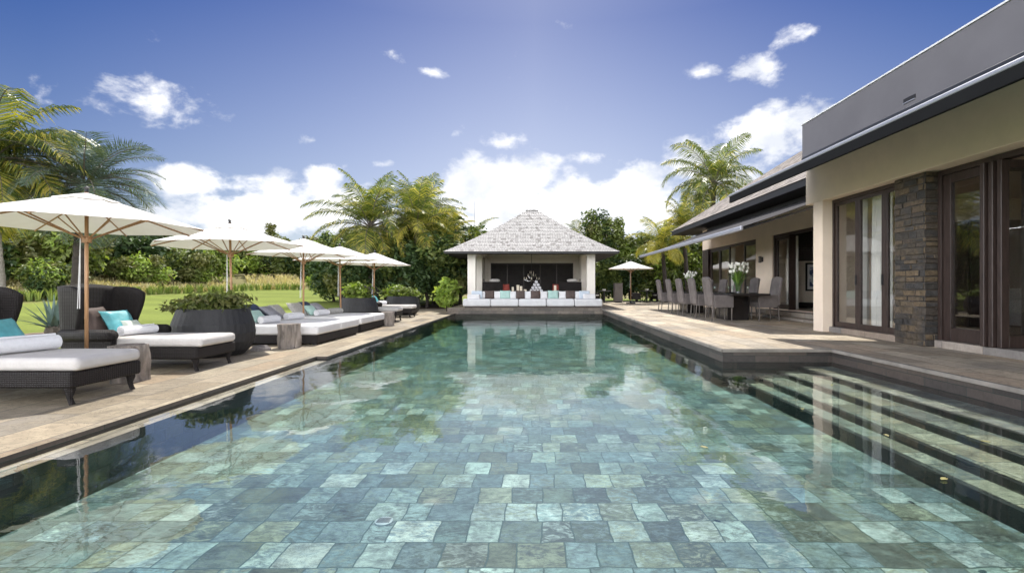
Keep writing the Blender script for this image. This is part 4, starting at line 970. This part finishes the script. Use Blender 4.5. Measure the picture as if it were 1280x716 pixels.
# ------------------------------------------------------------------ house: dining wing with shingled roof
hw = thing('villa_wing', 'cream house wing behind the dining table with brown shingled roof and dark framed openings', 'house', (0, 0, 0))
XV = 8.30; ZV = .46
wl_ = MB()
for (y0, y1, z0, z1) in ((11.26, 14.2, .22, 3.95), (16.75, 18.0, .22, 3.95), (22.9, 23.7, .22, 3.0), (14.2, 16.75, 3.0, 3.95), (18.0, 23.7, 3.0, 3.95), (14.2, 16.75, .22, ZV), (18.0, 22.9, .22, ZV)):
    wl_.box(XV, y0, z0, XV + .3, y1, z1)
wl_.build('wall', M['stucco'], hw)
MB().box(XV + .301, 23.4, .22, 17, 23.7, 3.95).build('gable_wall', M['stucco'], hw)
MB().box(XV - .004, 22.9, ZV, XV + .1, 23.68, 2.99).build('corner_shutter', M['dark_wood'], hw)
MB().box(XV + .301, 11.3, .3, 17, 23.4, ZV).build('room_floor', M['interior_floor'], hw); MB().box(XV + .301, 11.3, 3.3, 17, 23.4, 3.36).build('ceiling', M['interior_wall'], hw)
MB().box(16.9, 11.3, ZV, 17.1, 23.4, 3.3).build('back_wall', M['interior_wall'], hw)
ef = MB(); ef.box(7.3, 11.3, 3.93, 7.36, 25.5, 4.13).box(7.36, 25.44, 3.93, 17.3, 25.5, 4.13); ef.build('fascia', M['black_trim'], hw)
so2 = MB(); so2.box(7.36, 11.3, 3.952, 17.3, 25.44, 3.985); so2.build('soffit', M['soffit'], hw)
# roof: stepped shingle courses, slopes facing the pool and the far end
rb = MB(); n = 30; A, Bq = (12.3, 20.5, 7.55), None
for i in range(n):
    f0, f1 = i / n, (i + 1) / n; k = .018
    def P(f, k=0.0, dzz=0.0): return (7.28 + 5.02 * f - k, 25.52 - 5.02 * f + k, 4.13 + 3.42 * f + dzz)
    x0, y0, z0 = P(f0, k); x1, y1, z1 = P(f1, 0, .002); xl, yl, zl = P(f0, 0, -.006)
    rb.add([(xl, 11.32, zl), (x0, 11.32, z0), (x1, 11.32, z1), (xl, yl, zl), (x0, y0, z0), (x1, y1, z1), (17.4, yl, zl), (17.4, y0, z0), (17.4, y1, z1)],
           [(0, 3, 4, 1), (1, 4, 5, 2), (3, 6, 7, 4), (4, 7, 8, 5)])
rb.add([(12.3, 11.32, 7.55), (12.3, 20.5, 7.55), (17.4, 20.5, 7.55), (17.4, 11.32, 4.1)], [(0, 1, 2, 3)])
rb.build('roof', M['roof_brown'], hw)
# openings
wf = MB(); wf.box(XV + .06, 18.0, ZV, XV + .16, 18.09, 3.0).box(XV + .06, 22.81, ZV, XV + .16, 22.9, 3.0).box(XV + .06, 18.09, 2.92, XV + .16, 22.81, 3.0); wf.build('window_frame', M['dark_wood'], hw, bevel=.005)
for (a, b) in ((18.1, 19.2), (20.6, 21.7), (21.71, 22.8)): glazed('window', hw, XV + .08, XV + .14, a, b, ZV + .005, 2.915, .09)
df = MB(); df.box(XV + .04, 16.64, ZV, XV + .16, 16.75, 3.0).box(XV + .04, 14.2, ZV, XV + .16, 14.3, 3.0).box(XV + .04, 14.3, 2.9, XV + .16, 16.64, 3.0); df.build('door_frame', M['dark_wood'], hw, bevel=.005)
glazed('glass_door', hw, XV + .07, XV + .13, 15.6, 16.63, ZV + .005, 2.895, .10)
MB().box(XV - .05, 15.55, ZV + .005, XV + .17, 15.595, 2.9).build('door_edge', M['dark_wood'], hw)
stp = MB(); stp.box(7.5, 11.5, .221, 8.298, 17.2, .30).box(7.85, 11.5, .301, 8.298, 17.0, .43); stp.build('entrance_step', M['terrace_dark'], hw, bevel=.01)
curtain('ivory curtain inside the glass door of the dining wing', XV + .42, 15.9, 16.6, ZV + .01, 2.9, 'sheer')
curtain('thin ivory curtain inside the dark window behind the tulips', XV + .42, 20.9, 21.3, ZV + .01, 2.9, 'sheer')
curtain('ivory curtain in the window nearest the wall lamp', XV + .42, 18.2, 18.6, ZV + .01, 2.9, 'sheer')
fp = thing('fireplace_wall', 'cream chimney breast with dark base inside the dining wing door', 'fireplace', (10.4, 17.2, ZV))
rbox('breast', M['interior_wall'], fp, -1.2, -.15, .2, 1.6, .2, 1.66, .01); rbox('hearth', M['black_gloss'], fp, -1.2, -.2, 0, 1.6, .2, .199, .01)
ub = MB()
for z_ in (1.665, 2.15, 2.75): ub.box(-1.2, -.1, z_, 1.6, .2, z_ + .04)
ub.box(-1.2, .16, 1.705, 1.6, .2, 2.75); ub.build('shelving', M['dark_wood'], fp)
pc = thing('framed_picture', 'black framed blue and white abstract print hanging inside the wing', 'picture', (9.98, 17.045, 1.56))
pcf = MB(); pcf.box(-.36, -.03, -.5, -.30, 0, .5).box(.30, -.03, -.5, .36, 0, .5).box(-.30, -.03, .44, .30, 0, .5).box(-.30, -.03, -.5, .30, 0, -.44); pcf.build('frame', M['black_gloss'], pc)
MB().box(-.30, -.012, -.44, .30, -.002, .44).build('mount', M['white_fabric'], pc); MB().box(-.22, -.018, -.34, .22, -.013, .34).build('print', M['print'], pc)
lp = thing('wall_lamp', 'small dark double cup lamp on the cream wall between the window and the door', 'wall lamp', (XV, 17.45, 2.2))
rbox('backplate', M['black_metal'], lp, -.03, -.05, -.09, -.002, .05, .09, .004); MB().lathe([(.03, -.12), (.055, -.11), (.045, .0), (.055, .11), (.03, .12)], 12, -.10, 0).build('shade', M['chair_leg'], lp)
MB().tube([(-.03, 0, 0), (-.10, 0, 0)], .012, 6).build('bracket', M['black_metal'], lp)
a2 = thing('awning', 'wide open charcoal awning with shiny front bar over the dining table', 'awning', (0, 0, 0))
fa = MB(); fa.grid(lambda u, v: (5.02 + (8.22 - 5.02) * u, 11.55 + 11.0 * v, 2.66 + (3.86 - 2.66) * u - .05 * math.sin(PI * u)), 8, 3); fa.build('fabric', M['awning'], a2, solid=.01)
MB().box(4.93, 11.5, 2.56, 5.02, 22.6, 2.675).build('front_bar', M['alu'], a2, bevel=.035, seg=3)
MB().box(8.12, 11.5, 3.80, 8.298, 22.6, 3.94).build('cassette', M['alu_dark'], a2, bevel=.01)
for y in (11.62, 15.2, 18.8, 22.4):
    MB().tube([(8.2, y, 3.72), (6.7, y + .02, 3.12), (5.0, y, 2.60)], .028, 8).build('arm', M['alu_dark'], a2)

# ------------------------------------------------------------------ dining set
dt = thing('dining_table', 'long black dining table on block pedestals under the open awning', 'table', (6.05, 16.6, .22))
rbox('tabletop', M['black_gloss'], dt, -.55, -3.2, .74, .55, 3.2, .80, .012)
for y in (-1.9, 1.9):
    rbox('pedestal', M['black_gloss'], dt, -.32, y - .45, 0, .32, y + .45, .74, .01)
def dining_chair():
    t_ = thing('dining_chair', '', 'chair', group='high backed chairs round the dining table')
    # faces +x, back at -x
    def backf(u, v):
        z = .46 + .82 * v; y = (u - .5) * .60 * (1 - .04 * v); zz = z - .045 * (2 * abs(u - .5)) ** 3 * (v > .95)
        return (-.27 - .11 * v ** 1.4, y, zz)
    MB().grid(backf, 9, 9).build('backrest', M['chair_wicker'], t_, smooth=False, solid=.07, bevel=.015)
    rbox('seat', M['chair_wicker'], t_, -.24, -.235, .40, .32, .235, .54, .02)
    for s_ in (-1, 1): rbox('arm', M['chair_wicker'], t_, -.24, s_ * .275 - .035, .40, .31, s_ * .275 + .035, .76, .02)
    for (x, y) in ((-.27, -.26), (-.27, .26), (.27, -.26), (.27, .26)):
        MB().tube([(x, y, .41), (x + (-.03 if x < 0 else .0), y, 0)], [.02, .016], 8).build('leg', M['chair_leg'], t_)
    return t_
dc = dining_chair()
CY = [13.95, 15.35, 16.6, 17.9, 19.3]
ords = ['nearest the pool steps', 'second from the near table end', 'in the middle of its row', 'fourth from the near table end', 'farthest along, nearest the small umbrella']
for i, y in enumerate(CY):
    lb = 'wicker dining chair with its back to the pool, ' + ords[i]
    if i == 0: dc.location = (5.36, y, .22); dc['label'] = lb
    else: copy_tree(dc, None, lb, (5.36 + rng.uniform(-.02, .02), y, .22), rng.uniform(-.03, .03))
for i, y in enumerate(CY):
    copy_tree(dc, None, 'wicker dining chair on the house side of the table, ' + ['nearest the entrance step', 'second from the near table end', 'in the middle of its row', 'fourth from the near table end', 'farthest along by the dark window'][i], (6.74, y + .1, .22), PI + rng.uniform(-.04, .04))
def vase(label, flabel, x, y, z, s, seed, petals=46):
    v = thing('glass_vase', label, 'vase', (x, y, z)); v.scale = (s, s, s)
    MB().lathe([(0, 0), (.075, 0), (.07, .05), (.085, .2), (.125, .38), (.118, .38), (.078, .2), (.06, .05), (0, .03)], 20).build('glass', M['clear_glass'], v)
    fl = thing('tulip_bunch', flabel, 'flowers', (x, y, z)); fl.scale = (s, s, s); g = random.Random(seed); st_, bl_, lv = MB(), MB(), MB()
    for k in range(petals):
        a = g.uniform(0, 2 * PI); r_ = .27 * math.sqrt(g.random()); tp = Vector((r_ * math.cos(a), r_ * math.sin(a), .80 + g.uniform(-.14, .1) - r_ * .25)); b0 = Vector((.04 * math.cos(a), .04 * math.sin(a), .06)); md_ = b0.lerp(tp, .55) * 1.0; md_.x *= .75; md_.y *= .75
        st_.tube([b0, md_, tp], [.007, .006, .006], 4)
        d_ = (tp - md_).normalized(); m0 = MB().lathe([(.008, 0), (.033, .022), (.038, .05), (.028, .09), (.008, .11)], 7)
        q = d_.to_track_quat('Z', 'Y'); bm0 = MB(); bm0.add([q @ Vector(p) + tp for p in m0.v], m0.f); bm0.build('bloom', M['white_petal'], fl, smooth=True)
    for k in range(26):
        a = g.uniform(0, 2 * PI); l = g.uniform(.45, .8); e = R(g.uniform(50, 85)); d_ = Vector((math.cos(a) * math.cos(e), math.sin(a) * math.cos(e), math.sin(e))); s_ = Vector((-math.sin(a), math.cos(a), 0)) * .022; b0 = Vector((0, 0, .12))
        lv.add([b0 - s_ * .5, b0 + s_ * .5, b0 + d_ * l * .6 + s_, b0 + d_ * l * .6 - s_, b0 + d_ * l + Vector((math.cos(a) * .1, math.sin(a) * .1, -.08))], [(0, 1, 2, 3), (3, 2, 4)])
    st_.build('stems', M['stem_green'], fl); lv.build('leaves', M['stem_green'], fl)
vase('clear glass vase at the near end of the dining table', 'white tulips with green leaves at the near end of the table', 6.15, 14.5, 1.02, .98, 3)
vase('clear glass vase toward the far end of the dining table', 'white flowers low behind the chair backs at the far table end', 6.05, 18.6, 1.02, .85, 4, 34)
plate = None
for i, y in enumerate(CY):
    for sx in (-1, 1):
        lb = ('dark plate set before the pool side chair ' if sx < 0 else 'dark plate set before the house side chair ') + ords[i]
        p_ = MB().lathe([(0, 0), (.08, 0), (.135, .014), (.14, .018), (.09, .009), (0, .006)], 24).build('plate', M['pot'], smooth=True, loc=(6.05 + sx * .36, y + (.1 if sx > 0 else 0), 1.021)); tag(p_, lb, 'plate', 'plates laid on the dining table')
        w_ = MB().lathe([(.036, 0), (.036, .004), (.006, .01), (.006, .09), (.034, .13), (.038, .17), (.030, .22), (.028, .22), (.035, .17), (.03, .132), (0, .1)], 14).build('wine_glass', M['clear_glass'], smooth=True, loc=(6.05 + sx * .22, y + .16, 1.021)); tag(w_, lb.replace('dark plate set', 'wine glass set'), 'wine glass', 'wine glasses on the dining table')

# small umbrella, plinth and tables beyond
# ------------------------------------------------------------------ umbrellas
def umbrella(name, label, loc, rz, Rr, zr, za, group=None, valance=.0):
    t_ = thing(name, label, 'umbrella', loc, rz, group); n = 8
    MB().tube([(0, 0, .06), (0, 0, za + .02)], .0205, 12).build('pole', M['teak'], t_, smooth=True)
    MB().lathe([(.27, 0), (.27, .05), (.06, .06), (.05, .16), (.0, .16)], 20).build('base', M['black_metal'], t_)
    MB().lathe([(.0, za + .02), (.03, za + .02), (.016, za + .05), (.034, za + .075), (.0, za + .10)], 10).build('finial', M['black_metal'], t_)
    def can(u, v):   # u round, v from apex out
        f = (u * n) % 1.0; k = int(u * n + 1e-6) % n; a0 = 2 * PI * k / n; a1 = a0 + 2 * PI / n
        r_ = .05 + (Rr - .05) * v
        p = Vector((math.cos(a0), math.sin(a0), 0)).lerp(Vector((math.cos(a1), math.sin(a1), 0)), f) * r_
        sag = -.035 * math.sin(PI * f) * math.sin(PI * min(1, v * .9)) - .02 * v * math.sin(PI * f)
        z = za - (za - zr) * (v ** .96) + sag
        return (p.x, p.y, z + (.03 * math.sin(PI * f) * v))
    MB().grid(can, n * 6, 12, True).build('canopy', M['canvas'], t_, smooth=False)
    vt = MB()
    def ven(u, v):
        f = (u * n) % 1.0; k = int(u * n + 1e-6) % n; a0 = 2 * PI * k / n; a1 = a0 + 2 * PI / n
        r_ = .02 + .30 * Rr * v * .85; p = Vector((math.cos(a0), math.sin(a0), 0)).lerp(Vector((math.cos(a1), math.sin(a1), 0)), f) * r_
        return (p.x, p.y, za + .014 - (za - zr) * r_ / Rr * .95 - .012 * math.sin(PI * f) * v)
    vt.grid(ven, n * 4, 5, True).build('vent_cap', M['canvas'], t_)
    hub = MB().lathe([(.024, zr - .22), (.05, zr - .22), (.055, zr - .14), (.024, zr - .13)], 12).build('hub', M['teak'], t_)
    MB().lathe([(.024, za - .11), (.055, za - .11), (.055, za - .05), (.024, za - .045)], 12).build('crown_hub', M['teak'], t_)
    for k in range(n):
        a = 2 * PI * k / n; c_, s_ = math.cos(a), math.sin(a)
        rib = MB().tube([(.04 * c_, .04 * s_, za - .08), (Rr * c_ * .985, Rr * s_ * .985, zr - .012)], .0115, 4).build('rib', M['teak'], t_)
        mr = Rr * .52; mz = za - .08 + (zr - .012 - za + .08) * .52
        MB().tube([(.04 * c_, .04 * s_, zr - .17), (mr * c_, mr * s_, mz - .012)], .010, 4).build('strut', M['teak'], rib)
    cb = MB(); cb.tube([(-.05, -.05, .9), (-.045, -.045, zr - .15)], .005, 5).tube([(-.075, -.04, .9), (-.05, -.03, zr - .15)], .005, 5); cb.build('cord', M['white_fabric'], t_)
    return t_
ZL = .04
UY = [6.11, 9.1, 11.95, 14.3, 16.95]; XU = -5.7
ul = ['white canvas umbrella with teak pole between the two front wingback chaises, cut by the frame', 'white canvas umbrella with finial behind the big black planter', 'white canvas umbrella rising between the two low daybeds', 'white canvas umbrella behind the farther daybed and its pillows', 'farthest white canvas umbrella over the two small chaises, beside the palms']
U0 = umbrella('garden_umbrella', ul[0], (XU, UY[0], ZL), R(22.5), 1.27, 1.955, 2.36, 'white umbrellas over the loungers')
for i in range(1, 5):
    u_ = copy_tree(U0, None, ul[i], (XU - .02 + rng.uniform(-.06, .06), UY[i], ZL), R(22.5 + rng.uniform(-6, 6)))
    u_.rotation_euler.x = R(rng.uniform(-1.3, 1.3)); u_.rotation_euler.y = R(rng.uniform(-1.3, 1.3))
umbrella('garden_umbrella', 'small pale umbrella alone on the far terrace beside the pavilion', (5.62, 28.0, .22), R(10), 1.38, 2.02, 2.45)
pt = thing('plinth', 'grey timber plinth standing beside the pavilion on the far terrace', 'plinth', (5.22, 30.0, .22)); rbox('body', M['plinth_grey'], pt, -.25, -.25, .06, .25, .25, 1.16, .01); rbox('cap', M['plinth_grey'], pt, -.27, -.27, 1.161, .27, .27, 1.2, .006); rbox('foot', M['black_trim'], pt, -.22, -.22, 0, .22, .22, .059, .004)
def outdoor_table(label, x, y):
    t_ = thing('outdoor_table', label, 'table', (x, y, .22)); MB().lathe([(0, .70), (.42, .70), (.44, .715), (.44, .735), (.0, .74)], 28).build('tabletop', M['alu_dark'], t_); MB().tube([(0, 0, .03), (0, 0, .70)], .04, 10).build('stem', M['black_metal'], t_); MB().lathe([(.24, 0), (.24, .02), (.05, .03), (0, .03)], 20).build('base', M['black_metal'], t_)
    return t_
outdoor_table('round dark outdoor table between pavilion and grey plinth', 4.3, 29.6); outdoor_table('round dark outdoor table near the hedge beyond the small umbrella', 7.1, 30.3)
def low_chair(label, x, y, rz):
    t_ = thing('garden_armchair', label, 'chair', (x, y, .22), rz)
    rbox('seat', M['wicker'], t_, -.28, -.28, .18, .28, .28, .40, .03); rbox('backrest', M['wicker'], t_, -.34, -.28, .18, -.285, .28, .80, .03)
    for s_ in (-1, 1): rbox('arm', M['wicker'], t_, -.28, s_ * .32 - .035, .18, .26, s_ * .32 + .035, .60, .02)
    for (a, b) in ((-1, -1), (-1, 1), (1, -1), (1, 1)): MB().tube([(a * .26, b * .26, .18), (a * .27, b * .27, 0)], .02, 6).build('leg', M['black_metal'], t_)
    rbox('seat_cushion', M['cream_fabric'], t_, -.26, -.26, .403, .26, .26, .48, .03, 3)
low_chair('dark wicker armchair beside the table at the pavilion corner', 3.75, 30.2, R(-30)); low_chair('dark wicker armchair between the plinth and the small umbrella', 6.35, 30.3, R(5)); low_chair('dark wicker armchair near the hedge behind the farthest dining chair', 7.9, 30.6, R(190))
for (x, y, z, lb, r_) in ((4.3, 29.6, .96, 'white bowl on the round table by the pavilion corner', .12), (7.1, 30.3, .96, 'white bowl on the round table by the hedge', .13)):
    tag(MB().lathe([(0, 0), (r_ * .5, 0), (r_, r_ * .8), (r_ * .94, r_ * .8), (r_ * .45, .015), (0, .012)], 18).build('bowl', M['white_petal'], smooth=True, loc=(x, y, z)), lb, 'bowl')

# ------------------------------------------------------------------ wingback chaises
def chaise():
    t_ = thing('wingback_chaise', '', 'chaise lounge', group='wingback chaises on the pool deck')
    b = MB(); b.box(-.95, -.43, .17, .95, .43, .33); b.build('base', M['wicker'], t_, bevel=.03, seg=3)
    MB().box(-.72, -.40, .334, .98, .40, .47).build('mattress', M['cream_fabric'], t_, bevel=.055, seg=4)
    def back(u, v):
        # U-shaped plan: wing, back, wing; the wings flare forward and outward near the top
        s = u * 2 - 1; a = abs(s); sg = 1 if s > 0 else -1
        z = .20 + .98 * v
        fl = ss((v - .25) / .75)
        if a < .40: x = -.90 - .03 * (1 - (a / .4) ** 2) - .07 * v; y = sg * .36 * a / .40
        else:
            q = (a - .40) / .60
            cx = -.90 - .07 * v; rad = .10
            if q < .25:
                ph = q / .25 * PI / 2; x = cx + rad * (1 - math.cos(ph)); y = sg * (.36 + rad * math.sin(ph))
            else:
                w_ = (q - .25) / .75; x = cx + rad + w_ * (.15 + .17 * fl); y = sg * (.46 + .05 * fl * w_)
                z -= .10 * w_ ** 3 * v
        return (x, y, z + .035 * math.cos(PI * s) * v * (a < .42))
    MB().grid(back, 41, 14).build('backrest', M['wicker'], t_, smooth=True, solid=.075, bevel=0)
    for s_ in (-1, 1):
        ar = MB(); ar.box(-.86, s_ * .47 - .05, .19, -.16, s_ * .47 + .05, .50); o = ar.build('arm', M['wicker'], t_, bevel=.02, seg=2)
        MB().tube([(-.86, s_ * .485, .505), (-.18, s_ * .485, .505), (-.14, s_ * .485, .505)], [.085, .085, .06], 16).build('arm_roll', M['wicker'], o, smooth=True)
    for (x, y) in ((-.86, -.36), (-.86, .36), (.86, -.36), (.86, .36)):
        sx = 1 if x > 0 else -1
        MB().tube([(x, y, .20), (x + .02 * sx, y, .14), (x + .012 * sx, y, .07), (x + .035 * sx, y, .012), (x + .04 * sx, y, 0)], [.055, .042, .024, .024, .028], 10).build('leg', M['wicker'], t_, smooth=True)
    return t_
c0 = chaise(); XC = -5.60
CH = [(5.16, 'front wingback chaise nearest the camera, partly cut by the frame, beside the driftwood stump'), (7.06, 'wingback chaise with teal and brown pillows between the umbrella pole and the big planter'), (16.5, 'small distant wingback chaise just behind the second black planter'), (18.55, 'farthest wingback chaise with white towel, beside the last planter')]
for i, (y, lb) in enumerate(CH):
    if i == 0: c0.location = (XC + .08, y, ZL); c0['label'] = lb
    else: copy_tree(c0, None, lb, (XC + rng.uniform(-.03, .03), y, ZL), R(rng.uniform(-2, 2)))
def cpil(y, dyy, dx, w_, mat, lb, tilt=62, yaw=0, dz=0.0, th=.15):
    hgt = w_
    pillow('pillow', hgt, w_ * 1.05, th, mat, lb, (XC + dx, y + dyy, ZL + .47 + hgt / 2 * math.sin(R(tilt)) + dz), (0, R(tilt), R(yaw)), 'pillow')
y = CH[0][0]
cpil(y, .04, -.16, .42, M['teal'], 'teal silk pillow on the front chaise above the towel roll', 58, 5)
roll('rolled_towel', .095, .62, M['towel'], 'thick white rolled towel lying on the front chaise mattress', (XC + .12, y - .02, ZL + .47 + .093), R(76))
y = CH[1][0]
cpil(y, -.10, -.74, .44, M['brown_fab'], 'dark brown ruched pillow at the back of the second chaise', 70, 8)
cpil(y, .06, -.55, .42, M['teal'], 'teal silk pillow on the second chaise in front of the brown one', 58, -6)
cpil(y, .12, -.40, .27, M['mint_cream'], 'small pale mint pillow leaning on the teal one', 50, -4, 0, .10)
roll('rolled_towel', .075, .52, M['towel'], 'white rolled towel on the second chaise beside the mint pillow', (XC - .25, y + .04, ZL + .47 + .073), R(80))
y = CH[2][0]; cpil(y, 0, -.56, .42, M['teal'], 'teal pillow on the small chaise behind the second planter', 60)
y = CH[3][0]; cpil(y, 0, -.56, .42, M['teal'], 'light teal pillow on the farthest chaise', 60)
roll('rolled_towel', .085, .55, M['towel'], 'white rolled towel on the farthest chaise', (XC - .28, y, ZL + .47 + .083), R(82))

# ------------------------------------------------------------------ low daybeds
def daybed(label, x0, x1, y0, y1):
    t_ = thing('daybed', label, 'daybed', ((x0 + x1) / 2, (y0 + y1) / 2, ZL), 0, 'low daybeds on the pool deck'); hx, hy = (x1 - x0) / 2, (y1 - y0) / 2
    rbox('base', M['wicker'], t_, -hx + .02, -hy + .02, .03, hx - .02, hy - .02, .20, .02); 
    for s_ in (-1, 1):
        MB().box(-hx, s_ * hy / 2 - hy / 2 + .004, .204, hx, s_ * hy / 2 + hy / 2 - .004, .40).build('mattress', M['white_fabric'], t_, bevel=.05, seg=4)
    for (a, b) in ((-1, -1), (-1, 1), (1, -1), (1, 1)): rbox('foot', M['black_metal'], t_, a * (hx - .1) - .04, b * (hy - .1) - .04, 0, a * (hx - .1) + .04, b * (hy - .1) + .04, .029, .003)
daybed('double white mattress daybed behind the driftwood stump, nearest the big planter', -6.55, -4.34, 9.62, 11.92)
daybed('double white mattress daybed farther along, in front of the second planter', -6.55, -4.42, 12.28, 14.2)
zb = ZL + .40
def bpil(x, y_, w_, hgt, mat, lb, tilt=48, yaw=0, th=.14):
    pillow('pillow', hgt, w_, th, mat, lb, (x, y_, zb + hgt / 2 * math.sin(R(tilt)) + .02), (0, R(tilt), R(yaw)), 'pillow')
bpil(-6.2, 9.95, .55, .45, M['pattern_fab'], 'speckled grey pillow at the planter end of the first daybed', 50, -20)
bpil(-5.95, 10.28, .42, .36, M['mint'], 'mint green pillow beside the speckled one on the first daybed', 42, -10)
roll('rolled_towel', .085, .5, M['towel'], 'white rolled towel in front of the mint pillow on the first daybed', (-5.62, 10.2, zb + .083), R(78))
bpil(-6.22, 10.75, .60, .52, M['navy'], 'navy blue pillow in the middle of the first daybed', 45, 8)
bpil(-6.02, 11.0, .58, .50, M['grey_fab'], 'plain grey pillow leaning over the navy one on the first daybed', 38, 12)
roll('rolled_towel', .085, .5, M['towel'], 'white rolled towel beside the grey pillow on the first daybed', (-5.65, 11.3, zb + .083), R(74))
bpil(-6.2, 11.62, .50, .42, M['pattern_fab'], 'speckled grey pillow at the far end of the first daybed', 50, 5)
bpil(-6.2, 12.55, .52, .44, M['pattern_fab'], 'speckled grey pillow at the umbrella pole end of the second daybed', 50, -10)
bpil(-5.98, 12.85, .42, .36, M['mint'], 'mint green pillow on the second daybed', 44, -6)
roll('rolled_towel', .085, .5, M['towel'], 'white rolled towel beside the mint pillow on the second daybed', (-5.68, 12.85, zb + .083), R(80))
bpil(-6.25, 13.25, .58, .48, M['navy'], 'navy blue pillow on the second daybed', 46, 6)
bpil(-6.05, 13.5, .58, .48, M['grey_fab'], 'plain grey pillow leaning over the navy one on the second daybed', 38, 10)
roll('rolled_towel', .085, .5, M['pattern_fab'], 'grey rolled towel at the far end of the second daybed', (-5.70, 13.75, zb + .083), R(72))

# ------------------------------------------------------------------ planters, stumps
def planter(label, x, y, r_, hgt, plabel, seed, leaf_m, n, rad, lz, leaf=.07):
    p = thing('planter', label, 'planter', (x, y, ZL))
    b = MB(); prof = [(r_ * .72, 0), (r_ * .86, hgt * .12), (r_ * .97, hgt * .30), (r_ * 1.0, hgt * .48), (r_ * .97, hgt * .68), (r_ * .88, hgt * .90), (r_ * .84, hgt), (r_ * .77, hgt), (r_ * .78, hgt * .88), (0, hgt * .88)]
    b.lathe(prof, 144, flute=36, fl=.003); b.build('pot', M['pot'], p, smooth=False)
    MB().lathe([(r_ * .77, hgt * .885), (0, hgt * .90)], 24).build('soil', M['soil'], p)
    q = thing('leafy_plant', plabel, 'plant', (x, y, ZL + hgt * .9))
    inst('foliage', crown_mesh('plant_leaves', n, rad, leaf, seed, leaf_m, 26, 1.0, .5, [.6, .4]), q, (0, 0, lz))
    g = random.Random(seed); sb = MB()
    for k in range(14):
        a = g.uniform(0, 2 * PI); l = rad[0] * g.uniform(.3, .8); sb.tube([(0.3 * l * math.cos(a), .3 * l * math.sin(a), 0), (l * math.cos(a), l * math.sin(a), lz * 1.2)], .008, 4)
    sb.build('stems', M['leaf_dark'], q)
planter('huge black ribbed planter beside the second chaise, front of the first daybed', -5.56, 8.33, .63, .80, 'spreading green leafy plant in the huge front planter', 301, [M['leaf_mid'], M['leaf_olive']], 1900, (.80, .6, .20), .16, .055)
planter('black ribbed planter behind the second daybed', -5.65, 15.45, .60, .82, 'yellow green leafy plant in the planter behind the second daybed', 302, [M['leaf_light'], M['leaf_mid']], 1100, (.62, .55, .32), .26, .075)
planter('farthest black ribbed planter beside the shrubs', -5.55, 20.2, .72, .78, 'yellow green leafy plant in the farthest planter', 303, [M['leaf_light'], M['leaf_mid']], 1200, (.80, .6, .32), .22, .08)
def stump(label, x, y, r_, hgt, seed):
    g = random.Random(seed); b = MB(); n = 40; ph = [g.uniform(0, 6) for _ in range(5)]
    def f(u, v):
        a = 2 * PI * u
        q = 1 + .10 * math.sin(3 * a + ph[0]) + .08 * math.sin(5 * a + ph[1] + v * 1.5) + .05 * math.sin(9 * a + ph[2] - 3 * v) + .04 * math.sin(14 * a + ph[3] + 5 * v)
        w_ = .86 + .10 * v + .10 * (1 - v) ** 3 + .05 * math.sin(7 * v + ph[4] + 2 * a)
        return (r_ * q * w_ * math.cos(a), r_ * q * w_ * math.sin(a), hgt * v)
    b.grid(f, n, 14, True); top = [f(i / n, 1) for i in range(n)]; b.add(top, [list(range(n))])
    tag(b.build('driftwood_stump', M['driftwood'], smooth=False, loc=(x, y, ZL)), label, 'stump table')
stump('gnarled grey driftwood stump table between the two front chaises', -5.08, 6.02, .195, .45, 1)
stump('chunky grey driftwood stump table in front of the first daybed', -4.74, 9.25, .205, .46, 2)
stump('small driftwood stump at the end of the second daybed', -4.42, 14.45, .20, .42, 3)
rk = MB(); rk.lathe([(.16, 0), (.17, .04), (.12, .09), (0, .10)], 9, flute=3, fl=.15); tag(rk.build('stone', M['plinth_grey'], loc=(-5.05, 8.85, ZL)), 'low grey stone on the deck beside the big planter', 'stone')

# a few small leaves lying on the water over the pool steps
g5 = random.Random(4)
for (lx, ly) in ((1108, 545), (1040, 482), (1232, 553), (1003, 512), (1180, 600), (880, 560)):
    Y_ = 1.22 * F / (ly - 358); X_ = (lx - 668) * Y_ / F
    b = MB(); b.grid(lambda u, v: ((u - .5) * .055, (v - .5) * .034 * math.sin(PI * (.08 + .84 * u)), .004 + .006 * (2 * v - 1) ** 2), 7, 5)
    tag(b.build('fallen_leaf', M['tuft_tan'], smooth=True, loc=(X_, Y_, .003), rot=(0, 0, g5.uniform(0, 6)), solid=.001), 'small dry tan leaf floating on the pool water near the steps', 'leaf', 'dry leaves floating by the pool steps')
